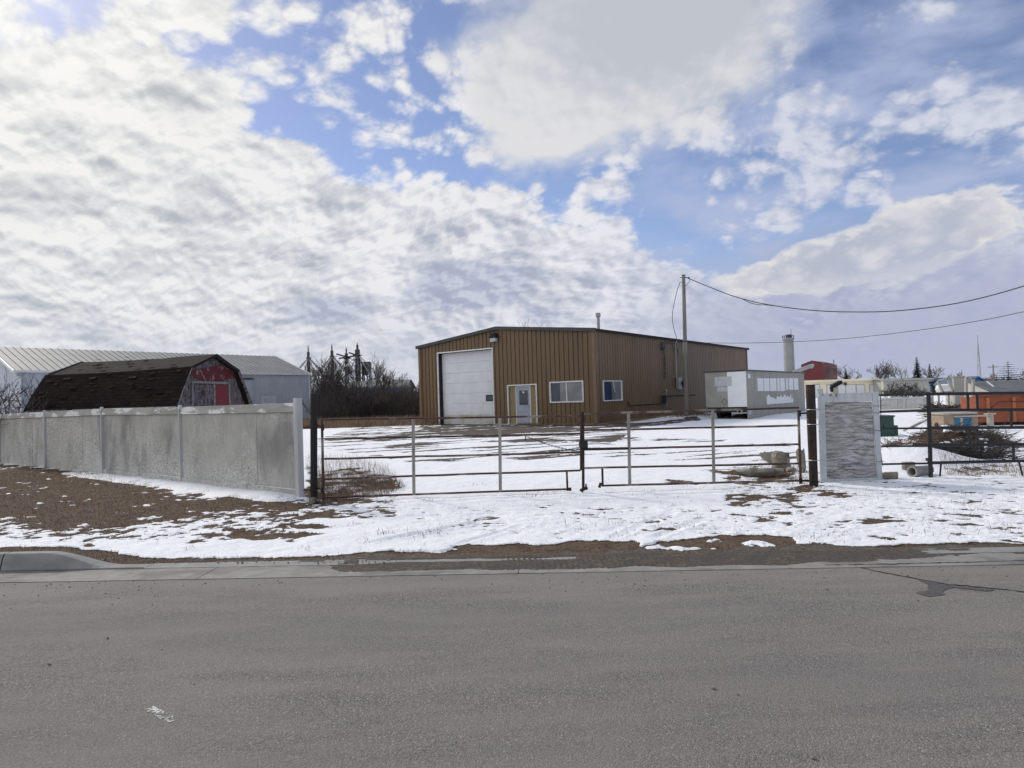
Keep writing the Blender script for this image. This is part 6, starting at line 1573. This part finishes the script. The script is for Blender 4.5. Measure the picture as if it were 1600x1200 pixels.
bt(1415, 590, 617, 60, 'dark bare bush before the grey-beige building', 91, 'bark', 'twig', .75, .15, depth=4, trunks=5, name='bush', cat='bush', nch=(2, 3))
bt(1390, 596, 617, 61, 'lower left bare bush before the grey-beige building', 92, 'bark', 'twig', .75, .15, depth=4, trunks=5, name='bush', cat='bush', nch=(2, 3))
bt(1432, 600, 617, 59, 'small right bare bush before the grey-beige building', 93, 'bark', 'twig', .75, .15, depth=4, trunks=5, name='bush', cat='bush', nch=(2, 3))
# shrub with dry leaves by the shed
root = bt(33, 570, 700, 22.3, 'bare shrub with a few dark dry leaves at the left end of the shed', 19, 'bark', 'twig', .6, .2, minr=.006, depth=4, trunks=5, name='shrub', cat='shrub', nch=(2, 3))
q = random.Random(3); mb = MB(); crown = [c for c in root.children if c.name.startswith('crown')][0]; vs = crown.data.vertices
for k in range(330):
    v = vs[q.randrange(len(vs))].co + root.location; s = q.uniform(.02, .05); a = Vector((q.gauss(0, 1), q.gauss(0, 1), q.gauss(0, 1))).normalized()*s; b_ = Vector((q.gauss(0, 1), q.gauss(0, 1), q.gauss(0, 1))).normalized()*s
    mb.quad(v, v+a, v+a+b_, v+b_)
o = mb.build('leaves', M['dryleaf'], root)
# spruces
def spruce(px, yt, yb, d, wpx, label, seed, droop=.35, layers=26, gap=.15, broad=False):
    q = random.Random(seed); p = at(px, yb, d); H = at(px, yt, d).z; Rm = wpx*d/FPX/2; root = thing('spruce', label, 'tree', (p.x, d, 0), gH)
    mb = MB(); mb.tube([(p.x, d, 0), (p.x, d, H*.97)], [H*.018, .03], 6); mb.build('trunk', M['bark'], root)
    mb = MB()
    for k in range(layers):
        f = (k+.5)/layers; z = H*(.08+.9*f); R_ = 1.45*Rm*((1-f)**1.05 if not broad else min(1, (1-f)*1.7)**.8)*q.uniform(.75, 1.15)
        nb = max(4, int(11*(1-f)+4))
        for j in range(nb):
            if q.random() < gap: continue
            t = 2*math.pi*(j+q.random()*.7)/nb; rr_ = R_*q.uniform(.65, 1.1); c, s = math.cos(t), math.sin(t)
            for m_ in range(7):
                g_ = (m_+.3)/7; base = Vector((p.x+c*rr_*g_, d+s*rr_*g_, z-rr_*droop*g_+rr_*.12*g_*g_)); sz = H*.055*(1.2-g_*.35)*(.35+.75*(1-f))
                for w_ in range(3):
                    e = Vector((c*.8+q.gauss(0, .6), s*.8+q.gauss(0, .6), -.45+q.gauss(0, .3)))*sz; sd_ = Vector((-s, c, q.gauss(0, .4)))*sz*.38
                    mb.tri(base-sd_, base+sd_, base+e)
    mb.v = mb.v; mb.build('crown', M['spruce'], root)
    return root
spruce(1322.5, 574.5, 600, 150, 16, 'smallest dark spruce at the left of the horizon trees', 1)
spruce(1434, 556.5, 600, 140, 20, 'tall pointed dark spruce on the right horizon', 2)
spruce(1453.5, 567, 600, 142, 17, 'shorter dark spruce just right of the tall pointed one', 3, gap=.3)
spruce(1576.5, 563.5, 604, 120, 36, 'broad open spruce with sparse drooping boughs at the far right', 4, .12, 13, .22, True)
# thicket
q = random.Random(44); mb = MB()
for k in range(210):
    px = q.uniform(497, 668); d = q.uniform(50, 74); dens_ = 1
    yt = q.uniform(598, 632) if px > 560 else q.uniform(583, 628)
    if px > 552: yt = max(yt, 605)
    p = at(px, 640, d); H = max(1.0, at(px, yt, d).z)
    a = MB()
    for t in range(2): limb(a, Vector((p.x+q.gauss(0, .5), d, 0)), Vector((q.gauss(0, .3), q.gauss(0, .3), 1)), .04, H*.42, 3, q, .55, .35, (2, 3), .016, 3, None, .15)
    k0 = len(mb.v); mb.v += a.v; mb.f += [tuple(i+k0 for i in f) for f in a.f]
tag(mb.build('thicket', M['twig']), 'dense dark thicket of bare brush between the warehouse and the brown workshop', 'thicket', kind='stuff')
for lb, x0, x1, d0_, d1_, n in (('dense dark lower brush filling the thicket', 505, 672, 50, 64, 5200),):
    mb = MB()
    for k in range(n):
        px = q.uniform(x0, x1); d = q.uniform(d0_, d1_); p = at(px, 640, d); H = q.uniform(.8, 2.6); b_ = Vector((q.gauss(0, .45), q.gauss(0, .45), H)); s = .018
        mb.tri((p.x-s, d, 0), (p.x+s, d, 0), (p.x+b_.x, d+b_.y, H)); m2 = Vector((p.x+b_.x*.5, d+b_.y*.5, H*.5))
        for w_ in range(3): m3 = Vector((p.x+b_.x*.5, d+b_.y*.5, H*q.uniform(.2, .7))); mb.tri(m3-Vector((s, 0, 0)), m3+Vector((s, 0, 0)), m3+Vector((q.gauss(0, .5), q.gauss(0, .3), q.uniform(.2, .8))))
    tag(mb.build('brush', M['twig']), lb, 'brush', kind='stuff')
# ================================================================ GRASS
def blades(name, label, pts, hgt, wid, lean, mat, seed, segs=1, cat='grass'):
    """pts: (n,3) positions; one bent blade each"""
    g_ = np.random.default_rng(seed); n = len(pts); a = g_.uniform(0, 2*np.pi, n); h = g_.uniform(hgt[0], hgt[1], n)*g_.uniform(.5, 1, n); l = np.abs(g_.normal(lean, lean*.4, n))*h
    dx, dy = np.cos(a)*l, np.sin(a)*l; wx, wy = -np.sin(a)*wid, np.cos(a)*wid
    z = np.sqrt(np.maximum(h*h-l*l*.6, (h*.12)**2))
    x0, y0, z0 = pts.T
    A = np.stack([x0-wx, y0-wy, z0], -1); B = np.stack([x0+wx, y0+wy, z0], -1)
    Cc = np.stack([x0+dx*.4+wx*.8, y0+dy*.4+wy*.8, z0+z*.62], -1); D = np.stack([x0+dx*.4-wx*.8, y0+dy*.4-wy*.8, z0+z*.62], -1)
    Ee = np.stack([x0+dx, y0+dy, z0+z], -1)
    Vv = np.stack([A, B, Cc, D, Ee], 1).reshape(-1, 3); i = np.arange(n)*5
    me = bpy.data.meshes.new(name); faces = np.concatenate([np.stack([i, i+1, i+2], -1), np.stack([i, i+2, i+3], -1), np.stack([i+3, i+2, i+4], -1)])
    o = np_mesh(name, Vv, faces, M[mat], False); tag(o, label, cat, kind='stuff'); return o
def scatter(n, x0, x1, y0, y1, seed, cond):
    g_ = np.random.default_rng(seed); x = g_.uniform(x0, x1, n); y = g_.uniform(y0, y1, n)
    s, d, h, px, py, t, *_ = ground_masks(x, y); s += (g_.uniform(0, 1, n)-.5)*.1
    k = cond(s, d, px, py, t, g_.uniform(0, 1, n)); x, y = x[k], y[k]
    z = np.array([height_at(a, b_) for a, b_ in zip(x, y)]); return np.stack([x, y, z-.004], -1)
p = scatter(150000, -14, -1.5, 6.4, 19, 1, lambda s, d, px, py, t, r: (px > -60) & (px < 540) & (s < .52) & (d < .5) & (py > 715) & (t > .6))
blades('dry_grass', 'flattened brown dead grass on the verge below the plywood fence', p, (.025, .065), .0022, .8, 'drygrass', 2)
p = scatter(16000, -9, 9, 6.3, 11.5, 3, lambda s, d, px, py, t, r: (px > -20) & (px < 1620) & (s < .60) & (t > .55) & (r < .75))
blades('dry_grass', 'dead grass and litter along the bare ground at the road edge', p, (.015, .05), .0022, .7, 'drygrass', 4)
g_ = np.random.default_rng(9); P = []
for k in range(150):      # tufts poking out of the snow
    if g_.uniform() < .62: px = g_.uniform(900, 1640); py = g_.uniform(757, 846)
    else: px = g_.uniform(160, 1000); py = g_.uniform(776, 862)
    c_ = gnd(px, py); m_ = int(g_.integers(2, 16)); sp = g_.uniform(.03, .16)
    for j in range(m_): x = c_.x+g_.normal(0, sp); y = c_.y+g_.normal(0, sp); P.append((x, y, height_at(x, y)-.005))
blades('dry_grass', 'thin dead grass tufts poking through the snow of the verge', np.array(P), (.03, .085), .0022, 1.15, 'weed', 5)
P = []
for px, py, m_, sp in ((672, 836, 60, .14), (604, 834, 35, .08), (568, 848, 14, .06), (535, 821, 22, .08), (840, 775, 60, .16), (860, 770, 30, .12), (1095, 825, 18, .12), (1048, 822, 22, .10), (1302, 834, 26, .10), (1270, 839, 16, .10), (963, 820, 18, .07), (906, 824, 20, .12), (740, 758, 20, .12), (776, 757, 14, .1), (1215, 778, 130, .38), (1000, 775, 20, .2), (1150, 760, 60, .4), (1430, 775, 40, .6), (1590, 828, 30, .25), (1460, 834, 16, .2), (1530, 790, 30, .5), (1380, 790, 50, .8), (1290, 765, 60, .25), (930, 752, 20, .2), (500, 792, 30, .2), (470, 858, 14, .1)):
    c_ = gnd(px, py)
    for j in range(m_): x = c_.x+g_.normal(0, sp); y = c_.y+g_.normal(0, sp*.8); P.append((x, y, height_at(x, y)-.005))
blades('weed', 'scraggy brown weeds in clumps on the snowy verge', np.array(P), (.04, .13), .0026, 1.12, 'weed', 6, cat='weeds')
P = []
def inpoly(poly, n, seed):
    g2_ = np.random.default_rng(seed); out = []
    xs_, ys_ = [q[0] for q in poly], [q[1] for q in poly]
    while len(out) < n:
        px = g2_.uniform(min(xs_), max(xs_), n); py = g2_.uniform(min(ys_), max(ys_), n); k = poly_in(px, py, poly)
        for a, b_ in zip(px[k], py[k]): c_ = gnd(a, b_); out.append((c_.x, c_.y, height_at(c_.x, c_.y)-.01))
    return np.array(out[:n])
blades('weed_patch', 'tangled brown weeds heaped inside the foot of the left gate', inpoly([(486, 742), (560, 738), (618, 746), (634, 762), (600, 775), (545, 782), (484, 786)], 7000, 3), (.08, .30), .0022, 1.05, 'weed', 7, cat='weeds')
blades('weed_patch', 'thin tan stalks standing behind the brown weed heap', inpoly([(478, 715), (560, 717), (610, 735), (620, 748), (480, 745)], 1500, 4), (.10, .38), .0020, .6, 'tallgrass', 8, cat='weeds')
g_ = np.random.default_rng(5); n = 26000; px = g_.uniform(455, 720, n); dd_ = g_.uniform(41, 60, n)
pts = []
for a, b_ in zip(px, dd_):
    r_ = ray(a, 640); x = r_.x/r_.y*b_
    q_ = Vector((x, b_, 0))-C0; 
    if q_.dot(SV) > -.3 and 0 < q_.dot(GV) < BW+.3: continue
    pts.append((x, b_, 0.0))
blades('tall_grass', 'tan and rusty dry tall grass along the foot of the thicket', np.array(pts), (.2, .75), .018, .4, 'tallgrass', 9)
n = 3000; px = g_.uniform(840, 1100, n); pts = []
for k in range(n):
    u = g_.uniform(0, 14); o = g_.uniform(.1, .6); c_ = C0+SV*u-GV*o if k % 3 else C0+GV*g_.uniform(0, 5)-SV*o
    pts.append((c_.x, c_.y, height_at(c_.x, c_.y)))
blades('dry_grass', 'dry grass along the foot of the brown workshop walls', np.array(pts), (.06, .28), .010, .5, 'tallgrass', 10)
c_ = PB; pts = [(c_.x+g_.normal(.6, 1.3), c_.y+g_.normal(0, .5), 0) for k in range(700)]; pts = np.array([(a, b_, height_at(a, b_)) for a, b_, z in pts])
blades('weed', 'brown weeds round the foot of the wooden utility pole', pts, (.08, .3), .009, .6, 'weed', 11, cat='weeds')
blades('dry_grass', 'brown dead grass below the black pipe fence', inpoly([(1466, 728), (1640, 724), (1640, 742), (1480, 744)], 2600, 6), (.03, .12), .003, .9, 'drygrass', 12)
blades('dry_grass', 'dead grass over the rubble inside the right gate', inpoly([(1130, 738), (1200, 722), (1262, 730), (1262, 758), (1140, 754)], 2200, 7), (.03, .13), .0025, .85, 'weed', 13)

# low belt of trees along the horizon
q = random.Random(71); mb = MB()
for k in range(2600):
    a = q.uniform(-.85, 1.0); d = q.uniform(270, 330); x = a*d; H = 2.2+1.6*math.sin(a*23)*math.sin(a*7.3+1)+q.uniform(0, 1.8)
    for w_ in range(3):
        x2 = x+q.gauss(0, 1.2); y2 = d+q.gauss(0, 1); z2 = H*q.random()**.6; s = q.uniform(.25, .8)
        v = Vector((x2, y2, z2)); mb.tri(v+Vector((q.gauss(0, s), q.gauss(0, s), -s*.5)), v+Vector((q.gauss(0, s), q.gauss(0, s), -s*.3)), v+Vector((q.gauss(0, s*.5), 0, s)))
    mb.tri((x-.12, d, -1), (x+.12, d, -1), (x+q.gauss(0, .5), d, H*1.1))
tag(mb.build('tree_belt', M['twig']), 'far low belt of bare trees and bushes along the horizon', 'trees', kind='stuff')
